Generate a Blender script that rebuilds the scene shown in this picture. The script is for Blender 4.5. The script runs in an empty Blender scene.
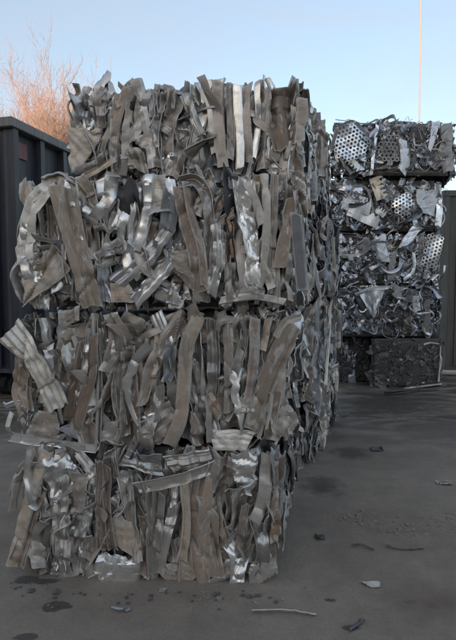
import bpy, math, random
import numpy as np
from mathutils import Vector

R = math.radians
scene = bpy.context.scene
COL = scene.collection

# ------------------------------------------------------------------ camera
CAM_H = 1.65
FPX = 500.0                       # focal length in photo pixels (456 x 640)
PITCH = math.atan(35 / FPX)
cam_d = bpy.data.cameras.new('camera')
cam = bpy.data.objects.new('camera', cam_d)
COL.objects.link(cam)
cam.location = (0, 0, CAM_H)
cam.rotation_euler = (R(90) - PITCH, 0, 0)
cam_d.sensor_fit = 'VERTICAL'
cam_d.sensor_height = 36
cam_d.lens = 36 * FPX / 640
cam_d.clip_end = 3000
scene.camera = cam

# ------------------------------------------------------------------ sky + sun
SUN_EL, SUN_AZ = 7.0, 205.0       # sun low behind the camera (azimuth clockwise from +Y)
w = bpy.data.worlds.new('World')
scene.world = w
w.use_nodes = True
nt = w.node_tree
for n_ in list(nt.nodes):
    nt.nodes.remove(n_)
sky = nt.nodes.new('ShaderNodeTexSky')
sky.sky_type = 'NISHITA'
sky.sun_disc = False
sky.sun_elevation = R(SUN_EL)
sky.sun_rotation = R(SUN_AZ)
sky.air_density = 1.0
sky.dust_density = 2.0
sky.ozone_density = 1.3
bg = nt.nodes.new('ShaderNodeBackground')
bg.inputs['Strength'].default_value = 0.15
wo = nt.nodes.new('ShaderNodeOutputWorld')
hz = nt.nodes.new('ShaderNodeMix')
hz.data_type = 'RGBA'
tcw = nt.nodes.new('ShaderNodeTexCoord')
mpw = nt.nodes.new('ShaderNodeMapping')
mpw.inputs['Scale'].default_value = (1.6, 1.6, 5.0)
nw_ = nt.nodes.new('ShaderNodeTexNoise')
nw_.inputs['Scale'].default_value = 1.3
nw_.inputs['Detail'].default_value = 6
nw_.inputs['Roughness'].default_value = 0.6
nw_.inputs['Distortion'].default_value = 0.8
mrw = nt.nodes.new('ShaderNodeMapRange')
mrw.inputs['From Min'].default_value = 0.35
mrw.inputs['From Max'].default_value = 0.7
mrw.inputs['To Min'].default_value = 0.3
mrw.inputs['To Max'].default_value = 0.58
nt.links.new(tcw.outputs['Generated'], mpw.inputs[0])
nt.links.new(mpw.outputs[0], nw_.inputs['Vector'])
nt.links.new(nw_.outputs[0], mrw.inputs[0])
nt.links.new(mrw.outputs[0], hz.inputs[0])
hz.inputs[7].default_value = (1.50, 1.53, 1.72, 1)     # thin even high haze
nt.links.new(sky.outputs[0], hz.inputs[6])
nt.links.new(hz.outputs[2], bg.inputs[0])
nt.links.new(bg.outputs[0], wo.inputs[0])
sl = bpy.data.lights.new('sun', 'SUN')
sl.energy = 2.3
sl.angle = R(0.5)
sl.color = (1.0, 0.76, 0.58)
sun = bpy.data.objects.new('sun', sl)
COL.objects.link(sun)
sdir = Vector((math.sin(R(SUN_AZ)) * math.cos(R(SUN_EL)), math.cos(R(SUN_AZ)) * math.cos(R(SUN_EL)), math.sin(R(SUN_EL))))
sun.rotation_euler = sdir.to_track_quat('Z', 'Y').to_euler()
scene.view_settings.view_transform = 'Standard'
scene.view_settings.look = 'None'
scene.view_settings.gamma = 1
scene.view_settings.use_curve_mapping = False
scene.view_settings.exposure = 1.6

# ------------------------------------------------------------------ pixel rays
FWD = np.array([0, math.cos(PITCH), -math.sin(PITCH)])
UPV = np.array([0, math.sin(PITCH), math.cos(PITCH)])
EYE = np.array([0, 0, CAM_H])


def ray(x, y):
    return FWD + np.array([1, 0, 0]) * (x - 228) / FPX + UPV * (320 - y) / FPX


def on_plane(x, y, p0, n):
    d = ray(x, y)
    return EYE + d * (np.dot(np.asarray(p0) - EYE, n) / np.dot(d, n))


def ground_pt(x, y, z=0.0):
    return on_plane(x, y, (0, 0, z), np.array([0, 0, 1.0]))


def depth_pt(x, y, Y):
    return on_plane(x, y, (0, Y, 0), np.array([0, 1.0, 0]))


# ------------------------------------------------------------------ materials
def new_mat(name):
    m = bpy.data.materials.new(name)
    m.use_nodes = True
    t = m.node_tree
    b = t.nodes['Principled BSDF']
    return m, t, b


def N(t, kind, **kw):
    n = t.nodes.new(kind)
    for k, v in kw.items():
        if k in ('operation', 'blend_type', 'data_type', 'noise_dimensions', 'feature', 'interpolation_type'):
            setattr(n, k, v)
        else:
            n.inputs[k].default_value = v
    return n


def ramp(t, src, a, b, ca=(0, 0, 0, 1), cb=(1, 1, 1, 1)):
    r = t.nodes.new('ShaderNodeValToRGB')
    r.color_ramp.elements[0].position = a
    r.color_ramp.elements[1].position = b
    r.color_ramp.elements[0].color = ca
    r.color_ramp.elements[1].color = cb
    t.links.new(src, r.inputs[0])
    return r.outputs[0]


def mix(t, fac, a, b, mode='MIX'):
    m = t.nodes.new('ShaderNodeMix')
    m.data_type = 'RGBA'
    m.blend_type = mode
    for sock, v in ((m.inputs[0], fac), (m.inputs[6], a), (m.inputs[7], b)):
        if hasattr(v, 'is_output'):
            t.links.new(v, sock)
        else:
            sock.default_value = v if not isinstance(v, tuple) or len(v) == 4 else (*v, 1)
    return m.outputs[2]


def scrap_mat(name, base, metal, rough, dirt, dirt_amt, rust_amt=0.0, worn=None, worn_amt=0.0, bump=0.38, ridge=True):
    m, t, b = new_mat(name)
    L = t.links
    uv = t.nodes.new('ShaderNodeUVMap')
    oi = t.nodes.new('ShaderNodeObjectInfo')
    # decorrelate the pieces
    off = N(t, 'ShaderNodeVectorMath', operation='ADD')
    mul = N(t, 'ShaderNodeMath', operation='MULTIPLY')
    mul.inputs[1].default_value = 37.0
    L.new(oi.outputs['Random'], mul.inputs[0])
    L.new(uv.outputs[0], off.inputs[0])
    L.new(mul.outputs[0], off.inputs[1])
    strk = N(t, 'ShaderNodeMapping')
    strk.inputs['Scale'].default_value = (2.0, 130.0, 1)
    L.new(off.outputs[0], strk.inputs[0])
    n1 = N(t, 'ShaderNodeTexNoise', Scale=1.6, Detail=6, Roughness=0.65)
    L.new(strk.outputs[0], n1.inputs['Vector'])
    n2 = N(t, 'ShaderNodeTexNoise', Scale=9.0, Detail=8, Roughness=0.68, Distortion=0.6)
    L.new(off.outputs[0], n2.inputs['Vector'])
    n3 = N(t, 'ShaderNodeTexNoise', Scale=55.0, Detail=4, Roughness=0.6)
    L.new(off.outputs[0], n3.inputs['Vector'])
    c = (*base, 1)
    # value shift per piece
    hsv = N(t, 'ShaderNodeHueSaturation')
    hsv.inputs['Color'].default_value = c
    mr = N(t, 'ShaderNodeMapRange')
    mr.inputs['To Min'].default_value = 0.6
    mr.inputs['To Max'].default_value = 1.4
    L.new(oi.outputs['Random'], mr.inputs[0])
    L.new(mr.outputs[0], hsv.inputs['Value'])
    col = hsv.outputs[0]
    s = ramp(t, n1.outputs[0], 0.3, 0.75, (0.93, 0.93, 0.93, 1), (1.07, 1.07, 1.07, 1))
    col = mix(t, 1.0, col, s, 'MULTIPLY')
    d = ramp(t, n2.outputs[0], 0.56 - dirt_amt * 0.2, 0.86 - dirt_amt * 0.2)
    col = mix(t, d, col, (*dirt, 1))
    if worn:
        wm = t.nodes.new('ShaderNodeMapping')
        wm.inputs['Scale'].default_value = (7.0, 22.0, 1)
        L.new(off.outputs[0], wm.inputs[0])
        nw = N(t, 'ShaderNodeTexNoise', Scale=1.0, Detail=9, Roughness=0.72, Distortion=0.8)
        L.new(wm.outputs[0], nw.inputs['Vector'])
        wn = ramp(t, nw.outputs[0], 0.62 - worn_amt * 0.16, 0.68 - worn_amt * 0.16)
        wn2 = mix(t, 1.0, wn, ramp(t, n2.outputs[0], 0.36, 0.55), 'MULTIPLY')
        col = mix(t, wn2, col, (*worn, 1))
    if rust_amt > 0:
        rs = N(t, 'ShaderNodeTexNoise', Scale=4.5, Detail=7, Roughness=0.75)
        L.new(off.outputs[0], rs.inputs['Vector'])
        r_ = ramp(t, rs.outputs[0], 0.68 - rust_amt * 0.25, 0.8 - rust_amt * 0.25)
        col = mix(t, r_, col, (0.22, 0.105, 0.05, 1))
    sp = ramp(t, n3.outputs[0], 0.3, 0.7, (0.9, 0.9, 0.9, 1), (1.08, 1.08, 1.08, 1))
    col = mix(t, 1.0, col, sp, 'MULTIPLY')
    if ridge:
        ge = t.nodes.new('ShaderNodeNewGeometry')
        pw = ramp(t, ge.outputs['Pointiness'], 0.535, 0.6)
        rg = mix(t, 1.0, pw, ramp(t, n2.outputs[0], 0.3, 0.6, (0.25, 0.25, 0.25, 1)), 'MULTIPLY')
        col = mix(t, rg, col, (0.52, 0.505, 0.485, 1))
    L.new(col, b.inputs['Base Color'])
    rr = N(t, 'ShaderNodeMapRange')
    rr.inputs['To Min'].default_value = rough - 0.1
    rr.inputs['To Max'].default_value = min(0.95, rough + 0.22)
    L.new(n2.outputs[0], rr.inputs[0])
    L.new(rr.outputs[0], b.inputs['Roughness'])
    md = N(t, 'ShaderNodeMath', operation='MULTIPLY_ADD')
    md.inputs[1].default_value = -metal * 0.45
    md.inputs[2].default_value = metal
    L.new(d, md.inputs[0])
    L.new(md.outputs[0], b.inputs['Metallic'])
    bm = N(t, 'ShaderNodeBump')
    bm.inputs['Strength'].default_value = bump
    bm.inputs['Distance'].default_value = 0.004
    add = N(t, 'ShaderNodeMath', operation='ADD')
    L.new(n2.outputs[0], add.inputs[0])
    hf = N(t, 'ShaderNodeMath', operation='MULTIPLY')
    hf.inputs[1].default_value = 0.3
    L.new(n3.outputs[0], hf.inputs[0])
    L.new(hf.outputs[0], add.inputs[1])
    wk = t.nodes.new('ShaderNodeMapping')
    wk.inputs['Scale'].default_value = (7.0, 70.0, 1)
    L.new(off.outputs[0], wk.inputs[0])
    n4 = N(t, 'ShaderNodeTexNoise', Scale=1.0, Detail=3, Roughness=0.5, Distortion=0.5)
    L.new(wk.outputs[0], n4.inputs['Vector'])
    add2 = N(t, 'ShaderNodeMath', operation='MULTIPLY_ADD')
    add2.inputs[1].default_value = 1.1
    L.new(n4.outputs[0], add2.inputs[0])
    L.new(add.outputs[0], add2.inputs[2])
    L.new(add2.outputs[0], bm.inputs['Height'])
    L.new(bm.outputs[0], b.inputs['Normal'])
    return m


DIRT = (0.17, 0.14, 0.115)
M = {
    'silver': scrap_mat('bright_aluminium', (0.74, 0.725, 0.70), 0.9, 0.3, (0.38, 0.36, 0.33), 0.15, bump=0.45),
    'white': scrap_mat('chalky_aluminium', (0.64, 0.60, 0.54), 0.45, 0.45, (0.3, 0.25, 0.2), 0.35, 0.15, (0.35, 0.27, 0.2), 0.3),
    'grey': scrap_mat('weathered_aluminium', (0.50, 0.467, 0.425), 0.7, 0.36, (0.27, 0.25, 0.235), 0.3),
    'taupe': scrap_mat('taupe_coating', (0.385, 0.33, 0.282), 0.42, 0.4, DIRT, 0.4, 0.15, (0.5, 0.48, 0.46), 0.6),
    'tan': scrap_mat('tan_coating', (0.46, 0.375, 0.295), 0.3, 0.45, (0.25, 0.2, 0.155), 0.5, 0.35, (0.5, 0.48, 0.46), 0.6),
    'brown': scrap_mat('brown_coating', (0.33, 0.25, 0.195), 0.3, 0.42, DIRT, 0.35, 0.25, (0.46, 0.43, 0.40), 0.5),
    'rust': scrap_mat('rusty_steel', (0.33, 0.215, 0.14), 0.1, 0.65, (0.14, 0.08, 0.05), 0.5, 0.4, ridge=False),
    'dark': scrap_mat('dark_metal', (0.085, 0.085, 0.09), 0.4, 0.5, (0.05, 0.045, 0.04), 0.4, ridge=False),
    'blue': scrap_mat('bluish_aluminium', (0.26, 0.262, 0.275), 0.45, 0.48, (0.17, 0.165, 0.16), 0.4),
    'edge': scrap_mat('bare_cut_edge', (0.48, 0.455, 0.42), 0.5, 0.45, (0.3, 0.28, 0.26), 0.3),
    'pale': scrap_mat('pale_offcut', (0.66, 0.71, 0.78), 0.5, 0.35, (0.5, 0.5, 0.5), 0.2),
    'gold': scrap_mat('brassy_sheet', (0.6, 0.5, 0.36), 0.6, 0.4, (0.25, 0.2, 0.14), 0.3),
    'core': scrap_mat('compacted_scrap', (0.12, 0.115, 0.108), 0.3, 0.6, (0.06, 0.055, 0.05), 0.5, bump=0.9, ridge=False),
    'block': scrap_mat('oily_dark_block', (0.10, 0.099, 0.098), 0.25, 0.45, (0.04, 0.04, 0.04), 0.5, bump=0.9, ridge=False),
    'chip': scrap_mat('mill_finish_chips', (0.68, 0.725, 0.80), 0.9, 0.27, (0.33, 0.35, 0.38), 0.2),
    'chipdark': scrap_mat('dull_chips', (0.34, 0.365, 0.41), 0.8, 0.34, (0.14, 0.145, 0.155), 0.3, ridge=False),
}


# ------------------------------------------------------------------ object helpers
def prop(o, label=None, cat=None, group=None, kind=None):
    if label:
        o['label'] = label
    if cat:
        o['category'] = cat
    if group:
        o['group'] = group
    if kind:
        o['kind'] = kind
    return o


def empty(name, loc, label, cat, group=None, rz=0):
    o = bpy.data.objects.new(name, None)
    COL.objects.link(o)
    o.location = loc
    o.rotation_euler = (0, 0, rz)
    o.empty_display_size = 0.2
    return prop(o, label, cat, group)


def link_mesh(name, me, mat, parent=None, loc=None):
    o = bpy.data.objects.new(name, me)
    COL.objects.link(o)
    if mat:
        me.materials.append(mat)
    if parent:
        o.parent = parent
    if loc is not None:
        o.location = loc
    return o


def make_mesh(name, V, Q, UV=None, smooth=True, sharp=24):
    """V (n,3), Q (m,4) quads, per-vertex UV."""
    me = bpy.data.meshes.new(name)
    V = np.asarray(V, dtype=np.float32)
    Q = np.asarray(Q, dtype=np.int32)
    k = Q.shape[1]
    me.vertices.add(len(V))
    me.vertices.foreach_set('co', V.ravel())
    me.loops.add(Q.size)
    me.loops.foreach_set('vertex_index', Q.ravel())
    me.polygons.add(len(Q))
    me.polygons.foreach_set('loop_start', np.arange(0, Q.size, k, dtype=np.int32))
    me.polygons.foreach_set('loop_total', np.full(len(Q), k, dtype=np.int32))
    me.polygons.foreach_set('use_smooth', np.full(len(Q), smooth, dtype=bool))
    if UV is not None:
        ul = me.uv_layers.new(name='UVMap')
        ul.data.foreach_set('uv', np.asarray(UV, dtype=np.float32)[Q.ravel()].ravel())
    me.update(calc_edges=True)
    me.validate()
    if smooth and sharp:
        me.set_sharp_from_angle(angle=R(sharp))
    return me


class MB:
    """collects boxes / tubes / raw quads into one mesh"""

    def __init__(s):
        s.V, s.Q, s.U, s.n = [], [], [], 0

    def raw(s, V, Q, U=None):
        V = np.asarray(V, float)
        s.V.append(V)
        s.Q.append(np.asarray(Q, int) + s.n)
        s.U.append(V[:, :2] if U is None else np.asarray(U, float))
        s.n += len(V)

    def box(s, lo, hi, rz=0.0, origin=(0, 0, 0), bev=0.0):
        x0, y0, z0 = lo
        x1, y1, z1 = hi
        V = np.array([[x0, y0, z0], [x1, y0, z0], [x1, y1, z0], [x0, y1, z0], [x0, y0, z1], [x1, y0, z1], [x1, y1, z1], [x0, y1, z1]], float)
        if rz:
            c, s_ = math.cos(rz), math.sin(rz)
            V = V @ np.array([[c, s_, 0], [-s_, c, 0], [0, 0, 1]])
        V = V + np.asarray(origin)
        U = np.stack([V[:, 0] + V[:, 1], V[:, 2]], 1)
        s.raw(V, [[0, 3, 2, 1], [4, 5, 6, 7], [0, 1, 5, 4], [1, 2, 6, 5], [2, 3, 7, 6], [3, 0, 4, 7]], U)

    def tube(s, P, rad, k=6):
        P = np.asarray(P, float)
        n = len(P)
        rad = np.broadcast_to(np.asarray(rad, float), (n,))
        T = np.gradient(P, axis=0)
        T /= np.linalg.norm(T, axis=1)[:, None] + 1e-9
        ref = np.array([0.31, 0.22, 0.92]) if abs(T[0] @ np.array([0.31, 0.22, 0.92])) < 0.9 else np.array([1.0, 0, 0])
        A = np.cross(T, ref)
        A /= np.linalg.norm(A, axis=1)[:, None] + 1e-9
        B = np.cross(T, A)
        a = np.linspace(0, 2 * np.pi, k, endpoint=False)
        V = P[:, None] + rad[:, None, None] * (A[:, None] * np.cos(a)[None, :, None] + B[:, None] * np.sin(a)[None, :, None])
        V = V.reshape(-1, 3)
        i = np.arange(n - 1)[:, None] * k
        j = np.arange(k)[None]
        j2 = (j + 1) % k
        Q = np.stack([i + j, i + j2, i + k + j2, i + k + j], -1).reshape(-1, 4)
        caps = []
        if k == 4:
            caps = [[3, 2, 1, 0], [(n - 1) * k + q for q in range(4)]]
        elif k == 6:
            e = (n - 1) * k
            caps = [[3, 2, 1, 0], [0, 5, 4, 3], [e, e + 1, e + 2, e + 3], [e + 3, e + 4, e + 5, e]]
        elif k == 8:
            e = (n - 1) * k
            caps = [[3, 2, 1, 0], [7, 4, 3, 0], [7, 6, 5, 4], [e, e + 1, e + 2, e + 3], [e, e + 3, e + 4, e + 7], [e + 4, e + 5, e + 6, e + 7]]
        if caps:
            Q = np.vstack([Q, np.array(caps)])
        L = np.concatenate([[0], np.cumsum(np.linalg.norm(np.diff(P, axis=0), axis=1))])
        U = np.stack(np.broadcast_arrays(L[:, None], (a * 0.05)[None]), -1).reshape(-1, 2)
        s.raw(V, Q, U)

    def mesh(s, name, smooth=False, sharp=38):
        return make_mesh(name, np.vstack(s.V), np.vstack(s.Q), np.vstack(s.U), smooth, sharp)

    def build(s, name, mat, parent=None, smooth=False, sharp=38):
        return link_mesh(name, s.mesh(name, smooth, sharp), mat, parent)


# ------------------------------------------------------------------ crumpled sheet metal
def tri(x):
    return 2 * np.abs(2 * (x - np.floor(x + 0.5))) - 1


def crumple(u, v, rng, amp, lam0=0.3, k=6, aniso=None):
    z = np.zeros_like(u)
    lam = lam0
    for i in range(k):
        a = rng.uniform(0, math.pi) if aniso is None else aniso + rng.normal(0, 0.5)
        f = 1 / (lam * rng.uniform(0.7, 1.3))
        ph = rng.uniform(0, 1)
        wob = 0.05 * np.sin((u * 7 + v * 9) * rng.uniform(0.6, 1.4) + rng.uniform(0, 6))
        z += amp * lam / lam0 * tri(f * (u * math.cos(a) + v * math.sin(a)) + ph + wob)
        lam *= 0.72
    return z


def smooth_noise(s, rng, n=6):
    k = rng.normal(0, 1, n + 3)
    x = np.clip(s, 0, 0.9999) * n
    i = x.astype(int)
    f = x - i
    f = f * f * (3 - 2 * f)
    return k[i] * (1 - f) + k[i + 1] * f


def pl_noise(s, rng, n=5):
    kx = np.concatenate([[0], np.sort(rng.uniform(0.05, 0.95, n)), [1]])
    return np.interp(s, kx, rng.normal(0, 1, n + 2))


def catmull(P, n):
    P = np.asarray(P, float)
    if len(P) == 2:
        t = np.linspace(0, 1, n)[:, None]
        return P[0] * (1 - t) + P[1] * t
    Q = np.vstack([2 * P[0] - P[1], P, 2 * P[-1] - P[-2]])
    out = []
    for i in range(1, len(Q) - 2):
        t = np.linspace(0, 1, 24, endpoint=False)[:, None]
        a, b, c, d = Q[i - 1], Q[i], Q[i + 1], Q[i + 2]
        out.append(0.5 * ((2 * b) + (c - a) * t + (2 * a - 5 * b + 4 * c - d) * t ** 2 + (3 * b - a - 3 * c + d) * t ** 3))
    S = np.vstack(out + [Q[-2][None]])
    L = np.concatenate([[0], np.cumsum(np.linalg.norm(np.diff(S, axis=0), axis=1))])
    x = np.linspace(0, L[-1], n)
    return np.stack([np.interp(x, L, S[:, k]) for k in range(3)], 1)


class Geo(tuple):
    rim = 0


def solid_grid(P, th, uu, vv):
    nu, nv = P.shape[:2]
    du = np.gradient(P, axis=0)
    dv = np.gradient(P, axis=1)
    nn = np.cross(du, dv)
    nn /= np.linalg.norm(nn, axis=2)[..., None] + 1e-9
    top = (P + nn * th / 2).reshape(-1, 3)
    bot = (P - nn * th / 2).reshape(-1, 3)
    n = nu * nv
    idx = np.arange(n).reshape(nu, nv)
    a, b, c, d = idx[:-1, :-1], idx[1:, :-1], idx[1:, 1:], idx[:-1, 1:]
    q1 = np.stack([a, b, c, d], -1).reshape(-1, 4)
    q2 = np.stack([d, c, b, a], -1).reshape(-1, 4) + n
    loop = np.concatenate([idx[:, 0], idx[-1, 1:], idx[-2::-1, -1], idx[0, -2:0:-1]])
    l2 = np.roll(loop, -1)
    q3 = np.stack([l2, loop, loop + n, l2 + n], -1)
    V = np.vstack([top, bot])
    U = np.stack([uu, vv], -1).reshape(-1, 2)
    g_ = Geo((V, np.vstack([q1, q2, q3]), np.vstack([U, U])))
    g_.rim = len(q3)
    return g_


def section(prof, nv, wd, rng):
    """cross-section of a strip: arrays x,z of nv points, isometric bends"""
    t = np.linspace(0, 1, nv)
    th = np.zeros(nv)
    if prof == 'flat':
        th = rng.uniform(-0.3, 0.3) * (t - 0.5) * 2
        for k in range(int(rng.integers(1, 4))):
            th = th + np.where(t > rng.uniform(0.15, 0.85), R(rng.normal(0, 16)), 0)
        if rng.random() < 0.6:
            e = rng.uniform(0.07, 0.14)
            sg = rng.choice([-1, 1], p=[0.6, 0.4])
            th = th + np.where(t < e, -sg * R(rng.uniform(50, 100)), 0) + np.where(t > 1 - e, sg * R(rng.uniform(50, 100)), 0)
    elif prof == 'chan':
        e = rng.uniform(0.16, 0.3)
        a = R(rng.uniform(60, 105)) * rng.choice([-1, 1], p=[0.65, 0.35])
        th = np.where(t < e, -a, 0) + np.where(t > 1 - e * rng.uniform(0.6, 1.1), a, 0)
    elif prof == 'ribs':
        k = rng.integers(2, 5)
        th = R(rng.uniform(32, 55)) * np.sign(np.sin(t * 2 * np.pi * k + 0.3))
    elif prof == 'fold':
        p = rng.uniform(0.4, 0.7)
        th = np.where(t > p, R(rng.uniform(120, 172)) * rng.choice([-1, 1]), 0) + (t - 0.5) * rng.uniform(-0.5, 0.5)
    elif prof == 'zed':
        a = R(rng.uniform(70, 140))
        th = np.where((t > 0.33) & (t < 0.66), a, 0)
    elif prof == 'tube':
        th = (t - 0.5) * R(rng.uniform(250, 330))
    elif prof == 'curl':
        th = (t - 0.5) * R(rng.uniform(70, 170)) * rng.choice([-1, 1], p=[0.7, 0.3])
    elif prof == 'vee':
        a = R(rng.uniform(30, 60)) * rng.choice([-1, 1])
        th = np.where(t < rng.uniform(0.35, 0.65), -a, a)
    # soften the bends a little
    ker = np.array([0.2, 0.6, 0.2])
    thp = np.pad(th, 1, mode='edge')
    th = ker[0] * thp[:-2] + ker[1] * thp[1:-1] + ker[2] * thp[2:]
    st = wd / (nv - 1)
    x = np.concatenate([[0], np.cumsum(np.cos(th[:-1]) * st)])
    z = np.concatenate([[0], np.cumsum(np.sin(th[:-1]) * st)])
    x -= 0.5 * (x.min() + x.max())
    z -= z.mean()
    # keep the projected width equal to the asked one for gentle profiles
    span = x.max() - x.min()
    if span > 0.35 * wd:
        sc = wd / span
        x, z = x * sc, z * sc
    return x, z, t


def pleat_params(rng):
    nb = int(rng.integers(4, 11))
    bp = np.sort(np.concatenate([[0], rng.uniform(0.06, 0.94, nb - 1)]))
    sg = np.where(np.arange(nb) % 2 == 0, 1, -1) * rng.choice([-1, 1])
    ang = sg * R(1) * rng.uniform(22, 76, nb)
    if rng.random() < 0.4:
        ang[rng.integers(0, nb)] *= 2.0
    return bp, ang


def pleat_section(par, nv, wd, rng, amt=1.0):
    bp, ang = par
    b = bp + np.concatenate([[0], rng.normal(0, 0.03, len(bp) - 1)])
    a = ang * rng.uniform(0.35, 1.35, len(ang)) * amt
    t = np.linspace(0, 1, nv)
    th = a[np.clip(np.searchsorted(np.sort(b), t, side='right') - 1, 0, len(a) - 1)]
    th = th - th.mean()
    st = wd / (nv - 1)
    x = np.concatenate([[0], np.cumsum(np.cos(th[:-1]) * st)])
    z = np.concatenate([[0], np.cumsum(np.sin(th[:-1]) * st)])
    sc = wd * rng.uniform(0.72, 1.12) / max(x.max() - x.min(), 0.3 * wd)
    x, z = x * sc, z * sc
    return x - 0.5 * (x.min() + x.max()), z - z.mean(), t


def strip_geo(path, n, wd, prof, rng, taper=1.0, roll=0.0, twist=0.0, cr=0.05, kinks=2, res=0.012, th=0.0055, lim=None, p0=None,
              ragged=0.03, bow=0.012, nvmin=7, amt=1.0):
    """long piece of bent sheet following a path; n = outward normal of the face it lies on"""
    path = np.asarray(path, float)
    L = np.linalg.norm(np.diff(path, axis=0), axis=1).sum()
    nu = int(np.clip(L / res, 10, 70))
    nv = int(np.clip(wd / (res * 0.6), nvmin, 26))
    if prof in ('ribs',):
        nv = max(nv, 15)
    C = catmull(path, nu)
    s = np.linspace(0, 1, nu)
    T = np.gradient(C, axis=0)
    T /= np.linalg.norm(T, axis=1)[:, None] + 1e-9
    n = np.asarray(n, float)
    B = np.cross(n[None], T)
    B /= np.linalg.norm(B, axis=1)[:, None] + 1e-9
    C = C + n[None] * (bow * pl_noise(s, rng, 3))[:, None] + B * (0.3 * bow * pl_noise(s, rng, 2))[:, None]
    if prof == 'pleat':
        nv = int(np.clip(wd / 0.0034, 17, 42)) if res < 0.02 else 15
        par = pleat_params(rng)
        m = int(rng.integers(3, 5))
        secs = [pleat_section(par, nv, wd, rng, amt) for _ in range(m)]
    elif prof in ('flat', 'curl'):
        m = 2
        secs = [section(prof, nv, wd, rng) for _ in range(2)]
    else:
        m = 1
        secs = [section(prof, nv, wd, rng)]
    t = secs[0][2]
    if m == 1:
        x, z = np.repeat(secs[0][0][None], nu, 0), np.repeat(secs[0][1][None], nu, 0)
    else:
        ks = np.linspace(0, 1, m)
        x = np.stack([np.interp(s, ks, [q[0][j] for q in secs]) for j in range(nv)], 1)
        z = np.stack([np.interp(s, ks, [q[1][j] for q in secs]) for j in range(nv)], 1)
    ph = roll + twist * (s - 0.5) + 0.15 * pl_noise(s, rng, 3)
    Bp = B * np.cos(ph)[:, None] + n[None] * np.sin(ph)[:, None]
    Np = n[None] * np.cos(ph)[:, None] - B * np.sin(ph)[:, None]
    wl = 1 + (taper - 1) * s
    wr = wl * (1 + ragged * pl_noise(s, rng, 5))
    wl = wl * (1 + ragged * pl_noise(s, rng, 5))
    X = np.where(x < 0, x * wl[:, None], x * wr[:, None])
    uu = np.broadcast_to((s * L)[:, None], (nu, nv))
    vv = np.broadcast_to((t * wd)[None], (nu, nv)) + 0 * uu
    Z = z.copy()
    Z = Z + crumple(uu, vv, rng, cr * min(wd, 0.12), lam0=0.22, aniso=(math.pi / 2 if rng.random() < 0.45 else None))
    for k in range(kinks):
        s0 = rng.uniform(0.08, 0.92)
        sg = rng.uniform(0.015, 0.05) / max(L, 0.05)
        sk = rng.uniform(-1.2, 1.2) * wd / max(L, 0.05)
        d = rng.uniform(0.06, 0.22) * min(wd, 0.12) * rng.choice([-1, 1], p=[0.7, 0.3])
        q = np.abs(s[:, None] + sk * (t[None] - 0.5) - s0) / sg
        Z = Z + d * np.clip(1 - q, 0, 1)
        X = X * (1 - 0.12 * np.clip(1 - q, 0, 1))
    # torn / skewed ends
    sk0, sk1 = rng.uniform(-0.6, 0.6, 2) * wd
    j0 = sk0 * (t - 0.5) + 0.06 * wd * pl_noise(t, rng, 3)
    j1 = sk1 * (t - 0.5) + 0.06 * wd * pl_noise(t, rng, 3)
    sh = (1 - s)[:, None] ** 3 * j0[None] + s[:, None] ** 3 * j1[None]
    P = C[:, None] + Bp[:, None] * X[..., None] + Np[:, None] * Z[..., None] + T[:, None] * sh[..., None]
    if lim is not None:
        o = (P - np.asarray(p0)) @ n
        over = np.clip(o - lim, 0, None)
        P = P - n * (over * 0.8)[..., None]
    return solid_grid(P, th, uu, vv)


def sheet_geo(c, ex, ey, n, wx, wy, rng, folds=2, cr=0.06, squash=0.5, res=0.0095, th=0.0036, lim=None, p0=None, ang=(50, 165)):
    """crumpled sheet: a grid folded over along a few random lines, then pressed against the face"""
    nu = int(np.clip(wx / res, 8, 44))
    nv = int(np.clip(wy / res, 8, 44))
    uu, vv = np.meshgrid(np.linspace(-wx / 2, wx / 2, nu), np.linspace(-wy / 2, wy / 2, nv), indexing='ij')
    su, sv = uu / wx + 0.5, vv / wy + 0.5
    x = uu + 0.05 * wx * pl_noise(sv, rng, 3) * (2 * su - 1)
    y = vv + 0.05 * wy * pl_noise(su, rng, 3) * (2 * sv - 1)
    z = crumple(uu, vv, rng, cr * min(wx, wy), lam0=max(wx, wy) * 0.7, k=6)
    da = rng.uniform(0, np.pi)
    q_ = uu * math.cos(da) + vv * math.sin(da)
    lam = min(wx, wy) * rng.uniform(0.16, 0.3)
    z = z + lam * rng.uniform(0.08, 0.2) * tri(q_ / lam + 0.25 * pl_noise(sv, rng, 3)) * (0.4 + 0.6 * np.clip(pl_noise(su, rng, 3) + 0.7, 0, 1))
    for f in range(folds):
        a = rng.uniform(0, 2 * np.pi)
        nx, ny = math.cos(a), math.sin(a)
        off = rng.uniform(0.12, 0.34) * (wx if abs(nx) > abs(ny) else wy)
        d = x * nx + y * ny - off
        ang_ = R(rng.uniform(*ang)) * rng.choice([1, -1], p=[0.6, 0.4])
        rad = 0.012
        b = np.clip(d / (rad * abs(ang_)), 0, 1) * ang_
        m = d > 0
        ca, sa = np.cos(b), np.sin(b)
        d2 = np.where(m, d * ca - z * sa, d)
        z = np.where(m, d * sa + z * ca, z)
        x = x + (d2 - d) * nx
        y = y + (d2 - d) * ny
    x -= 0.5 * (x.max() + x.min())
    y -= 0.5 * (y.max() + y.min())
    z = (z - np.median(z)) * squash
    P = np.asarray(c) + x[..., None] * ex + y[..., None] * ey + z[..., None] * n
    if lim is not None:
        o = (P - np.asarray(p0)) @ n
        over = np.clip(o - lim, 0, None)
        P = P - n * (over * 0.85)[..., None]
    return solid_grid(P, th, uu, vv)


# ------------------------------------------------------------------ bales
Z1 = np.array([0, 0, 1.0])


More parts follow.
